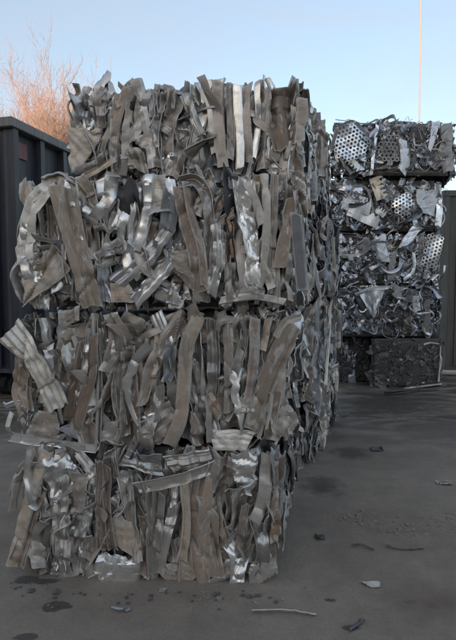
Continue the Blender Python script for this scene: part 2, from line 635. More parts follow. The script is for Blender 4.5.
class Bale:
    def __init__(s, name, O, yaw, wyaw, W, H, D, label, seed, group):
        """O front-right-bottom corner; yaw = turn of the front face; wyaw = turn of the depth direction"""
        s.O = np.array(O, float)
        s.U = np.array([-math.cos(R(yaw)), math.sin(R(yaw)), 0])
        s.Wd = np.array([math.sin(R(wyaw)), math.cos(R(wyaw)), 0])
        s.nf = np.array([-s.U[1], s.U[0], 0])
        s.nr = np.array([s.Wd[1], -s.Wd[0], 0])
        s.W, s.H, s.D = W, H, D
        s.rng = np.random.default_rng(seed)
        base = s.O + s.U * W / 2 + s.Wd * D / 2
        s.base = base
        s.root = empty(name, tuple(base), label, 'scrap bale', group)
        s.count = {}

    def pt(s, a, c, b):
        return s.O + s.U * a + s.Wd * c + Z1 * b

    def add(s, name, geo, mat, label=None):
        V, Q, U = geo
        me = make_mesh(name, V - s.base, Q, U)
        o = link_mesh(name, me, M[mat], s.root)
        rim = getattr(geo, 'rim', 0)
        if rim and mat not in ('dark', 'rust', 'chipdark', 'block', 'core'):
            me.materials.append(M['chip' if mat in ('chip', 'pale', 'blue') else 'edge'])
            mi = np.zeros(len(me.polygons), dtype=np.int32)
            mi[-rim:] = 1
            me.polygons.foreach_set('material_index', mi)
        if label:
            o['label'] = label
        s.count[name] = s.count.get(name, 0) + 1
        return o

    def face(s, which):
        """origin, e1, e2, normal, extent1, extent2"""
        if which == 'front':
            return s.O, s.U, Z1, s.nf, s.W, s.H
        if which == 'right':
            return s.O, s.Wd, Z1, s.nr, s.D, s.H
        if which == 'left':
            return s.O + s.U * s.W, s.Wd, Z1, -s.nr, s.D, s.H
        if which == 'top':
            return s.O + Z1 * s.H, s.U, s.Wd, Z1, s.W, s.D
        if which == 'back':
            return s.O + s.Wd * s.D, s.U, Z1, -s.nf, s.W, s.H

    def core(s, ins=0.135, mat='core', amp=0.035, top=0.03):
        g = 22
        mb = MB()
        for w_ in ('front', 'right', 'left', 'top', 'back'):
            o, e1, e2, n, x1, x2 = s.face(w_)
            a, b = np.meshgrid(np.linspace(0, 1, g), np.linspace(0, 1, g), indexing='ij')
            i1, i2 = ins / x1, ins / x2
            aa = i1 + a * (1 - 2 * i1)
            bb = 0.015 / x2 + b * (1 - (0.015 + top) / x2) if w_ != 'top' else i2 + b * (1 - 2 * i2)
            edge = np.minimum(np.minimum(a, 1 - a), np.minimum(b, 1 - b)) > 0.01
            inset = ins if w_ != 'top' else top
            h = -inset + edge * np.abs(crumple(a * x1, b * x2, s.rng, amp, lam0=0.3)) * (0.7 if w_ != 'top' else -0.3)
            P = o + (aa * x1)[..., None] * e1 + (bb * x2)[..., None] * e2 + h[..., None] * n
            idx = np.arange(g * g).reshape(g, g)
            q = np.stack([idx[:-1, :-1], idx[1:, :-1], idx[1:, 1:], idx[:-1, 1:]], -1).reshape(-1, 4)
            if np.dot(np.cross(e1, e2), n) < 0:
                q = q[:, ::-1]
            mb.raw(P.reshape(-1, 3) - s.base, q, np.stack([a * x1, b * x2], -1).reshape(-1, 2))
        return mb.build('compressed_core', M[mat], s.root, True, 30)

    # a hero piece traced in photo pixels on the front face plane
    def hero(s, prof, pts, wpx, mat, o=0.0, name=None, face='front', **kw):
        o_, e1, e2, n, x1, x2 = s.face(face)
        p0 = o_ + n * o
        P = np.array([on_plane(x, y, p0, n) for x, y in pts])
        sc = np.linalg.norm(P.mean(0) - EYE) / FPX
        kw.setdefault('roll', s.rng.normal(0, 0.18))
        kw.setdefault('twist', s.rng.normal(0, 0.22))
        kw.setdefault('lim', 0.03)
        geo = strip_geo(P, n, wpx * sc * (0.88 if face == 'front' and 14 < wpx < 26 else 1), prof, s.rng, p0=o_, **kw)
        nm = name or {'flat': 'flat_strip', 'chan': 'channel_strip', 'ribs': 'ribbed_sheet', 'fold': 'folded_strip', 'zed': 'folded_strip',
                      'tube': 'tube', 'curl': 'curled_strip', 'vee': 'folded_strip', 'pleat': 'buckled_sheet'}[prof]
        return s.add(nm, geo, mat)

    def heroes(s, items):
        n = len(items)
        for i, it in enumerate(items):
            kw = dict(it[4]) if len(it) > 4 else {}
            o = kw.pop('o', -0.012 + 0.04 * i / max(1, n - 1))
            if it[0] == 'sheet':
                s.sheet_px(it[1], it[2], it[3], o, **kw)
            else:
                s.hero(it[0], it[1], it[2], it[3], o, **kw)

    def sheet_px(s, box, rot, mat, o=0.0, **kw):
        """crumpled sheet filling the pixel box (cx,cy,w,h), turned by rot degrees"""
        cx, cy, bw, bh = box
        o_, e1, e2, n, x1, x2 = s.face('front')
        c = on_plane(cx, cy, o_ + n * o, n)
        sc = np.linalg.norm(c - EYE) / FPX
        a = R(rot)
        ex = -e1 * math.cos(a) + e2 * math.sin(a)
        ey = e1 * math.sin(a) + e2 * math.cos(a)
        kw.setdefault('folds', 2)
        f = 1.0 + 0.16 * kw['folds']
        geo = sheet_geo(c, ex, ey, n, bw * sc * f, bh * sc * f, s.rng, lim=0.05, p0=o_, **kw)
        s.add('crumpled_sheet', geo, mat)

    # random filler on a face
    def fill(s, face, nstrip, nsheet, mats, lo=-0.11, hi=-0.02, a0=0.0, a1=1.0, b0=0.0, b1=1.0, wr=(0.03, 0.1), lr=(0.25, 0.8), tilt=0.2, over=0.02,
             res=0.014, rollsd=0.85):
        o_, e1, e2, n, x1, x2 = s.face(face)
        names = list(mats)
        pr = np.array([mats[k] for k in names], float)
        pr /= pr.sum()
        rng = s.rng
        for i in range(nstrip):
            ca = rng.uniform(a0, a1) * x1
            Ls = rng.uniform(*lr) * min(x2, 0.9)
            half = Ls / 2
            cb = rng.uniform(b0 * x2 + half * 0.75, max(b1 * x2 - half * 0.75, b0 * x2 + half * 0.76))
            tl = rng.normal(0, tilt)
            if rng.random() < 0.1:
                tl += rng.choice([-1, 1]) * rng.uniform(0.6, 1.3)
            d = np.array([math.sin(tl), math.cos(tl)])
            p = np.array([math.cos(tl), -math.sin(tl)])
            k = rng.integers(3, 6)
            tt = np.linspace(-half, half, k)
            bend = rng.normal(0, 0.018, k)
            if rng.random() < 0.3:
                bend += rng.choice([-1, 1]) * rng.uniform(0.02, 0.06) * (2 * tt / Ls) ** 2
            A = ca + d[0] * tt + p[0] * bend
            B = cb + d[1] * tt + p[1] * bend
            A = np.clip(A, -0.01 + a0 * x1, a1 * x1 + 0.01)
            B = np.clip(B, 0.012, x2 + rng.uniform(-0.01, over))
            off = rng.uniform(lo, hi) + rng.normal(0, 0.012, k)
            P = o_ + A[:, None] * e1 + B[:, None] * e2 + off[:, None] * n
            wd = rng.uniform(*wr) * (1.5 if rng.random() < 0.15 else 1)
            prof = rng.choice(['flat', 'chan', 'ribs', 'fold', 'zed', 'tube', 'curl', 'vee', 'pleat'], p=[0.02, 0.14, 0.08, 0.1, 0.05, 0.09, 0.13, 0.05, 0.34])
            geo = strip_geo(P, n, wd, prof, rng, taper=rng.uniform(0.55, 1.25), roll=rng.normal(0, rollsd), twist=rng.normal(0, 0.8 * min(1, rollsd + 0.2)), cr=rng.uniform(0.03, 0.1),
                            kinks=int(rng.integers(1, 5)), lim=0.03, p0=o_, bow=0.014, res=res)
            nm = {'flat': 'flat_strip', 'chan': 'channel_strip', 'ribs': 'ribbed_sheet', 'fold': 'folded_strip', 'zed': 'folded_strip', 'tube': 'tube',
                  'curl': 'curled_strip', 'vee': 'folded_strip', 'pleat': 'buckled_sheet'}[prof]
            s.add(nm, geo, rng.choice(names, p=pr))
        for i in range(nsheet):
            ca = rng.uniform(a0 + 0.04, a1 - 0.04) * x1
            cb = rng.uniform(max(b0, 0.13), min(b1, 0.9)) * x2
            c = o_ + ca * e1 + cb * e2 + n * rng.uniform(lo, hi)
            a = rng.uniform(0, 2 * np.pi)
            ex = e1 * math.cos(a) + e2 * math.sin(a)
            ey = -e1 * math.sin(a) + e2 * math.cos(a)
            w1 = rng.uniform(0.1, 0.24)
            geo = sheet_geo(c, ex, ey, n, w1, w1 * rng.uniform(0.6, 1.6), rng, folds=int(rng.integers(1, 4)), cr=rng.uniform(0.05, 0.11), lim=0.03, p0=o_, res=res)
            s.add('crumpled_sheet', geo, rng.choice(names, p=pr))

    def scraps(s, faces, count, mat, size=(0.03, 0.08), lo=-0.11, hi=-0.03):
        mb = MB()
        rng = s.rng
        for i in range(count):
            f = faces[i % len(faces)]
            o_, e1, e2, n, x1, x2 = s.face(f)
            c = o_ + rng.uniform(0.02, 0.98) * x1 * e1 + rng.uniform(0.05, 0.93) * x2 * e2 + n * rng.uniform(lo, hi)
            a = rng.uniform(0, 2 * np.pi)
            ex = e1 * math.cos(a) + e2 * math.sin(a)
            ey = -e1 * math.sin(a) + e2 * math.cos(a)
            w1 = rng.uniform(*size)
            geo = sheet_geo(c, ex, ey, n, w1, w1 * rng.uniform(0.6, 2.4), rng, folds=int(rng.integers(1, 3)), cr=0.12, squash=0.8, res=w1 / 7, lim=0.02, p0=o_)
            V, Q, U = geo
            mb.raw(V - s.base, Q, U)
        o = mb.build('loose_scraps', M[mat], s.root, True)
        o['kind'] = 'stuff'
        return o


NEAR = 'bales of the near stack'
WARM = {'taupe': 3.3, 'grey': 5, 'brown': 2.6, 'tan': 2.0, 'silver': 5.2, 'dark': 0.35, 'blue': 0.6, 'rust': 0.15}
COOL_SHADE = {'grey': 3, 'blue': 4, 'taupe': 3, 'silver': 0.5, 'dark': 1.4, 'brown': 0.5}  # darker bluish mix: the weaker light on the flanks put into the colours

# near stack, bottom to top ------------------------------------------------
b1 = Bale('scrap_bale', (0.262, 2.69, 0.0), 2, 15, 1.40, 0.745, 1.2,
          'lowest bale of the near stack, on the ground, a crushed silver bundle at its foot', 11, NEAR)
b2 = Bale('scrap_bale', (0.325, 2.73, 0.752), 4, 15, 1.52, 0.745, 1.25,
          'second bale up in the near stack, a flared pale sheet sticking out at left', 12, NEAR)
b3 = Bale('scrap_bale', (0.335, 2.72, 1.508), 3, 15, 1.49, 0.725, 1.25,
          'third bale up in the near stack, with a long tan board at its left', 13, NEAR)
b4 = Bale('scrap_bale', (0.42, 3.02, 2.245), 5, 15, 1.38, 0.62, 1.2,
          'narrower top bale of the near stack, its ragged upright strips against the sky', 14, NEAR)

b1.heroes([
    ('pleat', [(190, 455), (192, 500), (188, 575)], 60, 'grey', dict(o=-0.05)),
    ('pleat', [(70, 460), (72, 500), (74, 575)], 40, 'taupe', dict(o=-0.05)),
    ('fold', [(35, 458), (18, 474), (10, 508)], 9, 'taupe'),
    ('pleat', [(40, 485), (29, 528), (19, 560)], 17, 'brown', dict(amt=0.95)),
    ('pleat', [(48, 518), (42, 548), (37, 577)], 15, 'grey', dict(taper=1.3)),
    ('sheet', (64, 570, 34, 22), 15, 'grey', dict(folds=2)),
    ('pleat', [(86, 533), (87, 555), (89, 580)], 17, 'taupe'),
    ('pleat', [(62, 478), (61, 520), (66, 562)], 15, 'grey', dict(cr=0.1)),
    ('ribs', [(86, 488), (80, 525), (71, 552)], 21, 'silver', dict(cr=0.1)),
    ('sheet', (60, 474, 34, 30), 30, 'silver', dict(folds=2, cr=0.1)),
    ('pleat', [(52, 503), (62, 500)], 14, 'silver'),
    ('chan', [(47, 451), (36, 480), (23, 525), (12, 566)], 11, 'tan', dict(kinks=1, bow=0.005)),
    ('pleat', [(101, 464), (86, 481)], 9, 'grey'),
    ('pleat', [(110, 450), (112, 478)], 14, 'taupe'),
    ('pleat', [(104, 462), (104, 500), (108, 550)], 20, 'brown', dict(amt=0.95, kinks=1, cr=0.03, roll=0.1)),
    ('pleat', [(128, 478), (132, 520), (134, 550)], 12, 'grey'),
    ('fold', [(126, 470), (124, 500)], 15, 'silver'),
    ('sheet', (126, 535, 30, 26), -25, 'tan', dict(folds=1, cr=0.03)),
    ('tube', [(117, 515), (130, 497)], 7, 'silver'),
    ('pleat', [(143, 515), (146, 545), (143, 575)], 11, 'brown', dict(amt=0.95)),
    ('pleat', [(95, 567), (117, 571), (141, 571)], 27, 'silver', dict(o=0.03, roll=-0.2)),
    ('pleat', [(124, 456), (143, 462), (162, 466)], 23, 'silver', dict(amt=0.7)),
    ('pleat', [(174, 505), (166, 540), (160, 572)], 11, 'grey'),
    ('pleat', [(159, 490), (155, 530), (150, 582)], 18, 'grey', dict(cr=0.06, kinks=3)),
    ('pleat', [(172, 540), (176, 572)], 16, 'taupe'),
    ('sheet', (178, 573, 28, 20), -35, 'tan', dict(folds=1, cr=0.03)),
    ('pleat', [(200, 480), (197, 530), (194, 582)], 28, 'brown', dict(amt=0.95, cr=0.05)),
    ('pleat', [(183, 475), (187, 520), (183, 560)], 9, 'tan'),
    ('pleat', [(212, 495), (215, 535), (224, 575)], 32, 'tan', dict(cr=0.06)),
    ('pleat', [(168, 464), (190, 462), (212, 458)], 19, 'grey', dict(amt=0.8)),
    ('chan', [(136, 486), (165, 482), (190, 475), (214, 466)], 11, 'grey', dict(kinks=3)),
    ('pleat', [(224, 456), (217, 488)], 30, 'taupe', dict(taper=0.7)),
    ('sheet', (246, 474, 22, 34), 10, 'silver', dict(folds=1, cr=0.11)),
    ('pleat', [(238, 486), (233, 528)], 26, 'taupe', dict(taper=0.5, kinks=1)),
    ('pleat', [(250, 505), (242, 552)], 20, 'taupe', dict(taper=0.7)),
    ('pleat', [(213, 508), (225, 538), (238, 558), (236, 584)], 13, 'silver', dict(cr=0.12)),
    ('pleat', [(214, 590), (226, 578), (240, 560)], 24, 'silver', dict(o=0.03)),
    ('fold', [(268, 456), (263, 500), (254, 522)], 12, 'grey'),
    ('pleat', [(258, 520), (262, 550), (262, 572)], 16, 'silver', dict(cr=0.13)),
    ('pleat', [(274, 462), (272, 512)], 9, 'taupe'),
    ('sheet', (262, 575, 24, 18), 10, 'grey', dict(folds=2)),
    ('flat', [(276, 518), (275, 534)], 8, 'rust'),
])
b2.heroes([
    ('pleat', [(120, 320), (120, 380), (122, 445)], 50, 'taupe', dict(o=-0.05)),
    ('pleat', [(235, 320), (235, 380), (235, 430)], 50, 'grey', dict(o=-0.05)),
    ('pleat', [(25, 350), (20, 385), (28, 410)], 20, 'brown'),
    ('pleat', [(32, 388), (22, 414), (27, 438)], 13, 'grey'),
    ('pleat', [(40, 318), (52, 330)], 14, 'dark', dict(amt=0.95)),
    ('pleat', [(89, 338), (83, 378), (74, 425)], 30, 'brown', dict(amt=0.95, cr=0.02, kinks=1)),
    ('pleat', [(84, 398), (92, 448)], 22, 'taupe', dict(cr=0.05)),
    ('flat', [(60, 428), (84, 436)], 8, 'blue'),
    ('sheet', (42, 425, 24, 18), 0, 'taupe', dict(folds=2)),
    ('pleat', [(50, 345), (54, 366)], 10, 'grey'),
    ('ribs', [(82, 325), (71, 350), (62, 384)], 27, 'tan', dict(cr=0.07, taper=0.75)),
    ('fold', [(60, 318), (82, 312)], 15, 'tan'),
    ('ribs', [(9, 329), (29, 354), (47, 384), (57, 410)], 27, 'white', dict(cr=0.03, kinks=2, o=0.05, lim=0.08, taper=0.9, roll=0.15)),
    ('tube', [(94, 319), (98, 360), (99, 398), (97, 450)], 6, 'grey', dict(kinks=1)),
    ('fold', [(3, 406), (12, 404), (23, 402)], 5, 'silver'),
    ('chan', [(11, 412), (9, 426), (14, 438)], 5, 'grey'),
    ('chan', [(10, 437), (45, 443), (96, 449)], 8, 'silver', dict(cr=0.03, kinks=2, o=0.04)),
    ('pleat', [(114, 360), (118, 400), (124, 436)], 15, 'taupe', dict(cr=0.08)),
    ('pleat', [(110, 314), (119, 340), (117, 366)], 17, 'white', dict(cr=0.14)),
    ('fold', [(129, 338), (116, 352), (105, 371)], 12, 'grey', dict(cr=0.08)),
    ('sheet', (112, 435, 16, 26), 0, 'grey', dict(folds=2)),
    ('chan', [(132, 345), (135, 385), (138, 444)], 8, 'brown', dict(roll=0.3)),
    ('fold', [(144, 418), (146, 448)], 14, 'taupe'),
    ('pleat', [(172, 338), (167, 382)], 12, 'blue'),
    ('pleat', [(184, 318), (163, 344), (149, 372), (141, 404)], 24, 'taupe', dict(taper=0.6, kinks=3, cr=0.05, roll=0.15)),
    ('pleat', [(160, 385), (158, 410), (150, 430)], 14, 'grey'),
    ('sheet', (160, 425, 30, 24), 30, 'taupe', dict(folds=2)),
    ('curl', [(140, 420), (155, 414)], 6, 'silver'),
    ('chan', [(198, 318), (187, 348), (184, 390), (180, 420), (170, 446)], 14, 'tan', dict(cr=0.04)),
    ('tube', [(189, 345), (187, 390)], 3.5, 'rust'),
    ('pleat', [(196, 412), (200, 445)], 16, 'taupe'),
    ('pleat', [(212, 318), (213, 360), (212, 398)], 12, 'grey'),
    ('pleat', [(192, 368), (206, 394), (221, 416)], 15, 'brown', dict(amt=0.95, cr=0.03)),
    ('pleat', [(228, 320), (229, 370), (229, 412)], 12, 'taupe'),
    ('chan', [(246, 330), (240, 355), (232, 384)], 9, 'grey'),
    ('fold', [(255, 318), (254, 360), (248, 398)], 10, 'brown'),
    ('flat', [(268, 318), (263, 350)], 8, 'tan'),
    ('curl', [(240, 316), (222, 320), (215, 330)], 8, 'tan'),
    ('tube', [(276, 392), (270, 432)], 11, 'brown'),
    ('pleat', [(294, 324), (281, 350), (266, 385), (252, 432)], 22, 'tan', dict(amt=0.95, cr=0.02, kinks=1, o=0.035, roll=-0.1, bow=0.004)),
    ('pleat', [(302, 318), (286, 322), (275, 337)], 9, 'white', dict(o=0.045)),
    ('sheet', (285, 425, 20, 22), 10, 'grey', dict(folds=2)),
    ('sheet', (246, 405, 16, 18), 0, 'white', dict(folds=2)),
    ('ribs', [(211, 441), (230, 440), (251, 442)], 24, 'white', dict(cr=0.05, o=0.035)),
])
b3.heroes([
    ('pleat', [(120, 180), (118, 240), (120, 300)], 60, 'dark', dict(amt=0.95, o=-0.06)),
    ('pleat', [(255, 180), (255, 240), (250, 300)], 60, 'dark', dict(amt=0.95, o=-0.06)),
    ('pleat', [(52, 245), (54, 270), (60, 290)], 20, 'silver', dict(o=-0.03)),
    ('pleat', [(24, 288), (42, 276), (63, 258)], 36, 'tan', dict(amt=0.6)),
    ('fold', [(31, 252), (16, 266), (14, 280), (23, 302)], 8, 'grey'),
    ('ribs', [(52, 181), (34, 205), (25, 232), (25, 262)], 23, 'white', dict(cr=0.03, kinks=1, o=0.0, roll=0.35)),
    ('pleat', [(74, 178), (96, 206)], 26, 'tan', dict(amt=0.95, taper=0.4, cr=0.03, kinks=1)),
    ('fold', [(42, 183), (57, 178), (74, 188)], 12, 'taupe'),
    ('pleat', [(62, 186), (70, 222), (81, 264), (92, 308)], 27, 'tan', dict(amt=0.95, cr=0.035, kinks=2, o=0.03, taper=0.9, roll=-0.1, bow=0.006)),
    ('pleat', [(96, 226), (121, 231)], 22, 'grey', dict(cr=0.05)),
    ('fold', [(113, 175), (111, 195), (101, 211), (89, 223)], 14, 'silver', dict(cr=0.1)),
    ('sheet', (110, 255, 22, 22), 30, 'grey', dict(folds=2)),
    ('pleat', [(102, 255), (104, 300)], 12, 'blue'),
    ('pleat', [(126, 178), (135, 212), (132, 248)], 10, 'silver', dict(cr=0.1)),
    ('chan', [(149, 174), (147, 208), (137, 252)], 12, 'silver'),
    ('sheet', (158, 195, 18, 34), 10, 'grey', dict(folds=1)),
    ('pleat', [(172, 192), (168, 222), (164, 250)], 18, 'blue', dict(cr=0.04)),
    ('ribs', [(166, 230), (145, 258), (115, 282)], 20, 'silver', dict(cr=0.04, o=0.015, roll=0.2)),
    ('ribs', [(170, 262), (152, 282), (134, 302)], 20, 'silver', dict(cr=0.04, o=0.02, roll=0.2)),
    ('sheet', (124, 293, 22, 16), 0, 'tan', dict(folds=1)),
    ('sheet', (187, 270, 28, 34), 5, 'taupe', dict(folds=1, cr=0.03)),
    ('pleat', [(176, 284), (172, 304)], 12, 'grey'),
    ('sheet', (176, 296, 14, 18), 0, 'silver', dict(folds=2)),
    ('fold', [(179, 184), (187, 218), (197, 252), (201, 290)], 20, 'brown', dict(cr=0.05, kinks=1)),
    ('pleat', [(180, 182), (196, 181), (207, 200), (209, 238), (205, 302)], 11, 'taupe', dict(cr=0.05)),
    ('pleat', [(205, 174), (206, 190)], 20, 'taupe'),
    ('pleat', [(226, 194), (212, 222)], 9, 'brown'),
    ('pleat', [(234, 211), (211, 229)], 9, 'brown'),
    ('pleat', [(216, 224), (219, 258), (212, 294)], 12, 'silver', dict(cr=0.1)),
    ('pleat', [(226, 232), (226, 262), (231, 302)], 9, 'taupe'),
    ('tube', [(229, 221), (232, 245), (233, 259)], 6, 'rust'),
    ('pleat', [(232, 172), (233, 190)], 14, 'blue'),
    ('pleat', [(244, 180), (247, 214), (251, 250), (252, 290)], 24, 'silver', dict(cr=0.13, kinks=4)),
    ('pleat', [(236, 262), (238, 298)], 12, 'grey'),
    ('curl', [(243, 176), (255, 200), (262, 225)], 8, 'white'),
    ('chan', [(264, 174), (266, 215), (264, 258), (257, 294)], 8, 'grey'),
    ('pleat', [(275, 174), (273, 225), (270, 270)], 9, 'taupe'),
    ('pleat', [(256, 174), (255, 198)], 9, 'tan'),
    ('chan', [(291, 198), (287, 230), (281, 268)], 12, 'brown', dict(cr=0.03, o=0.03)),
    ('fold', [(262, 262), (272, 288)], 9, 'taupe'),
    ('pleat', [(298, 172), (303, 192), (308, 216)], 22, 'grey', dict(taper=0.4, kinks=2)),
    ('sheet', (250, 291, 22, 14), 0, 'grey', dict(folds=2)),
    ('fold', [(296, 215), (300, 250), (302, 290)], 12, 'blue'),
    ('flat', [(220, 301), (255, 297), (285, 302)], 7, 'grey'),
])
b4.heroes([
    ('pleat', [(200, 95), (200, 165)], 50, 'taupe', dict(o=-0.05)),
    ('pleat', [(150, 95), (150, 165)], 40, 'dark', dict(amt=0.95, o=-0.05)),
    ('flat', [(98, 99), (97, 135)], 8, 'taupe'),
    ('pleat', [(104, 91), (102, 128)], 13, 'taupe', dict(taper=0.6)),
    ('sheet', (85, 148, 28, 34), 3, 'taupe', dict(folds=1, cr=0.02)),
    ('curl', [(75, 172), (98, 163), (113, 150)], 8, 'taupe'),
    ('pleat', [(82, 178), (105, 167), (118, 160)], 9, 'tan'),
    ('fold', [(128, 88), (117, 130), (112, 166)], 7, 'brown'),
    ('fold', [(119, 94), (112, 125), (104, 154)], 9, 'tan'),
    ('fold', [(131, 89), (126, 120), (124, 158)], 11, 'taupe'),
    ('pleat', [(145, 94), (138, 122), (134, 142)], 16, 'grey', dict(taper=0.7)),
    ('fold', [(139, 84), (135, 98), (130, 108)], 7, 'dark'),
    ('fold', [(152, 90), (156, 130), (159, 168)], 9, 'taupe'),
    ('pleat', [(170, 90), (165, 118)], 18, 'taupe', dict(taper=0.8)),
    ('pleat', [(163, 128), (182, 138)], 9, 'white'),
    ('sheet', (147, 142, 18, 14), 20, 'grey', dict(folds=1)),
    ('pleat', [(133, 148), (140, 172)], 20, 'taupe'),
    ('pleat', [(194, 130), (176, 152), (166, 174)], 28, 'taupe', dict(cr=0.03)),
    ('pleat', [(184, 94), (194, 120), (202, 136)], 16, 'grey', dict(roll=0.3, taper=0.6)),
    ('pleat', [(196, 140), (198, 174)], 16, 'grey'),
    ('fold', [(204, 86), (209, 120), (216, 152)], 11, 'grey'),
    ('fold', [(218, 84), (220, 130), (224, 168)], 10, 'taupe'),
    ('pleat', [(230, 83), (231, 120), (230, 160)], 9, 'taupe'),
    ('pleat', [(247, 84), (246, 120), (247, 162)], 10, 'taupe', dict(kinks=1)),
    ('chan', [(237, 84), (239, 120), (241, 168)], 8, 'silver', dict(o=0.035, cr=0.02, kinks=1)),
    ('flat', [(257, 86), (258, 124), (253, 158)], 6, 'silver'),
    ('pleat', [(265, 88), (266, 130), (263, 170)], 10, 'taupe'),
    ('pleat', [(281, 90), (279, 120), (286, 148)], 26, 'brown', dict(amt=0.95, cr=0.04, kinks=1)),
    ('pleat', [(274, 136), (271, 172)], 17, 'grey', dict(cr=0.1)),
    ('pleat', [(290, 140), (288, 176)], 15, 'taupe'),
    ('fold', [(297, 108), (298, 140)], 12, 'taupe'),
])
for b, sd in ((b1, 1), (b2, 1), (b3, 1), (b4, 1)):
    b.fill('front', 60, 10, WARM, lo=-0.12, hi=-0.045, over=0.0, wr=(0.03, 0.09), rollsd=0.6)
    b.fill('front', 62, 9, WARM, lo=-0.06, hi=-0.012, over=0.0 if b is not b4 else 0.015, wr=(0.03, 0.095), lr=(0.4, 0.95), rollsd=0.5)
    b.fill('right', 34, 8, COOL_SHADE, lo=-0.1, hi=0.0, wr=(0.04, 0.12), tilt=0.14, rollsd=0.4)
    b.fill('left', 12, 5, WARM, lo=-0.06, hi=0.01)
    b.scraps(['front', 'front', 'right', 'left'], 150, 'grey', size=(0.02, 0.07), lo=-0.12, hi=-0.03)
    b.scraps(['front', 'front', 'right', 'left'], 110, 'taupe', size=(0.02, 0.08), lo=-0.12, hi=-0.03)
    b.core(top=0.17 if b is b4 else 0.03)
# ragged crest of the top bale
b4.fill('top', 34, 16, WARM, lo=-0.12, hi=-0.04, tilt=0.9)
for b in (b1, b2, b3):
    b.fill('top', 4, 3, WARM, lo=-0.03, hi=-0.012, b1=0.3)

# second stack, behind and to the right of the near one ---------------------
SEC = 'bales of the second stack'
labs = ['lowest bale of the second stack, grey, on the ground behind the near stack',
        'second bale up in the second stack, upright grey strips beside the dark recess',
        'third bale up in the second stack, its bluish flank showing past the near stack',
        'top bale of the second stack, pointed shards showing against the sky']
second = []
z = 0.0
for i, lab in enumerate(labs):
    H = [0.76, 0.75, 0.77, 0.80][i]
    b = Bale('scrap_bale', (0.78 + [0.0, 0.03, 0.02, -0.10][i], 4.48 + [0, 0.03, -0.02, 0.05][i], z), 9, 19.5, 1.5, H, 1.6, lab, 21 + i, SEC)
    b.fill('front', 26, 8, COOL_SHADE, lo=-0.08, hi=0.015, a0=0.0, a1=0.35, over=0.0)
    b.fill('right', 52, 12, COOL_SHADE, lo=-0.09, hi=0.005, wr=(0.05, 0.16), tilt=0.14, rollsd=0.35, over=0.0 if i < 3 else 0.09)
    b.fill('top', 8, 4, COOL_SHADE, lo=-0.04, hi=-0.01, tilt=0.7)
    b.scraps(['front', 'right'], 90, 'blue')
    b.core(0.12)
    b.root['label'] = lab
    second.append(b)
    z += H + 0.008

s4 = second[3]
for pts, wpx, mt in (([(303, 106), (302, 170)], 9, 'taupe'), ([(309, 112), (308, 168)], 10, 'grey'), ([(316, 113), (312, 172)], 8, 'blue'),
                     ([(320, 120), (319, 176)], 7, 'grey'), ([(325, 131), (322, 178)], 7, 'grey'), ([(313, 130), (316, 180)], 10, 'taupe')):
    s4.hero('pleat', pts, wpx * 1.5, mt, 0.01, taper=1.1, lim=0.05)
for pts, wpx, mt in (([(318, 122), (317, 180)], 6, 'grey'), ([(322, 132), (321, 190)], 6, 'blue'), ([(325, 140), (324, 200)], 5, 'grey')):
    s4.hero('pleat', pts, wpx * 1.6, mt, 0.01, face='right', taper=1.1, lim=0.05)
second[1].hero('tube', [(331, 300), (329, 340), (326, 385)], 4, 'grey', 0.02, face='right')
second[1].hero('flat', [(318, 300), (318, 340), (316, 378)], 8, 'blue', 0.03, face='right')

# ------------------------------------------------------------------ far stack of chips
FAR = 'bales of the far stack'
CHIP = {'chip': 5, 'chipdark': 3.5, 'blue': 2.5, 'dark': 0.8}


def perforated(c, ex, ey, n, nx, ny, pitch, rng, th=0.004, bend=0.3, outline='round'):
    """plate punched with rows of round holes"""
    V, Q, U, key = [], [], [], {}

    def vid(x, y):
        k = (round(x, 5), round(y, 5))
        if k not in key:
            key[k] = len(V)
            V.append((x, y))
        return key[k]
    hx, hy = pitch, pitch * math.sqrt(3) / 2
    for j in range(ny):
        for i in range(nx):
            cx = (i - nx / 2 + (0.5 if j % 2 else 0)) * hx
            cy = (j - ny / 2) * hy
            if outline == 'round' and (cx / (nx * hx / 2)) ** 2 + (cy / (ny * hy / 2)) ** 2 > 1:
                continue
            out, inn = [], []
            for k in range(6):
                a0, a1 = R(30 + 60 * k), R(90 + 60 * k)
                rr = pitch / math.sqrt(3)
                p0, p1 = (math.cos(a0) * rr, math.sin(a0) * rr), (math.cos(a1) * rr, math.sin(a1) * rr)
                for q in (0, 0.5):
                    ox, oy = p0[0] * (1 - q) + p1[0] * q, p0[1] * (1 - q) + p1[1] * q
                    al = math.atan2(oy, ox)
                    out.append(vid(cx + ox, cy + oy))
                    inn.append(vid(cx + math.cos(al) * pitch * 0.31, cy + math.sin(al) * pitch * 0.31))
            for k in range(12):
                k2 = (k + 1) % 12
                Q.append((out[k], out[k2], inn[k2], inn[k]))
    V = np.array(V)
    Q = np.array(Q)
    zz = crumple(V[:, 0], V[:, 1], rng, 0.015, lam0=0.5, k=3) - bend * (V[:, 0] ** 2) + bend * 0.4 * V[:, 1] ** 2
    P = np.asarray(c) + V[:, :1] * ex + V[:, 1:] * ey + zz[:, None] * n
    m = len(P)
    from collections import Counter
    cnt = Counter()
    dire = {}
    for q in Q:
        for k in range(4):
            a, b = int(q[k]), int(q[(k + 1) % 4])
            cnt[(min(a, b), max(a, b))] += 1
            dire[(min(a, b), max(a, b))] = (a, b)
    rim = [(dire[e][1], dire[e][0], dire[e][0] + m, dire[e][1] + m) for e, q in cnt.items() if q == 1]
    allV = np.vstack([P + n * th / 2, P - n * th / 2])
    allQ = np.vstack([Q, Q[:, ::-1] + m, np.array(rim)])
    return allV, allQ, np.vstack([V, V])


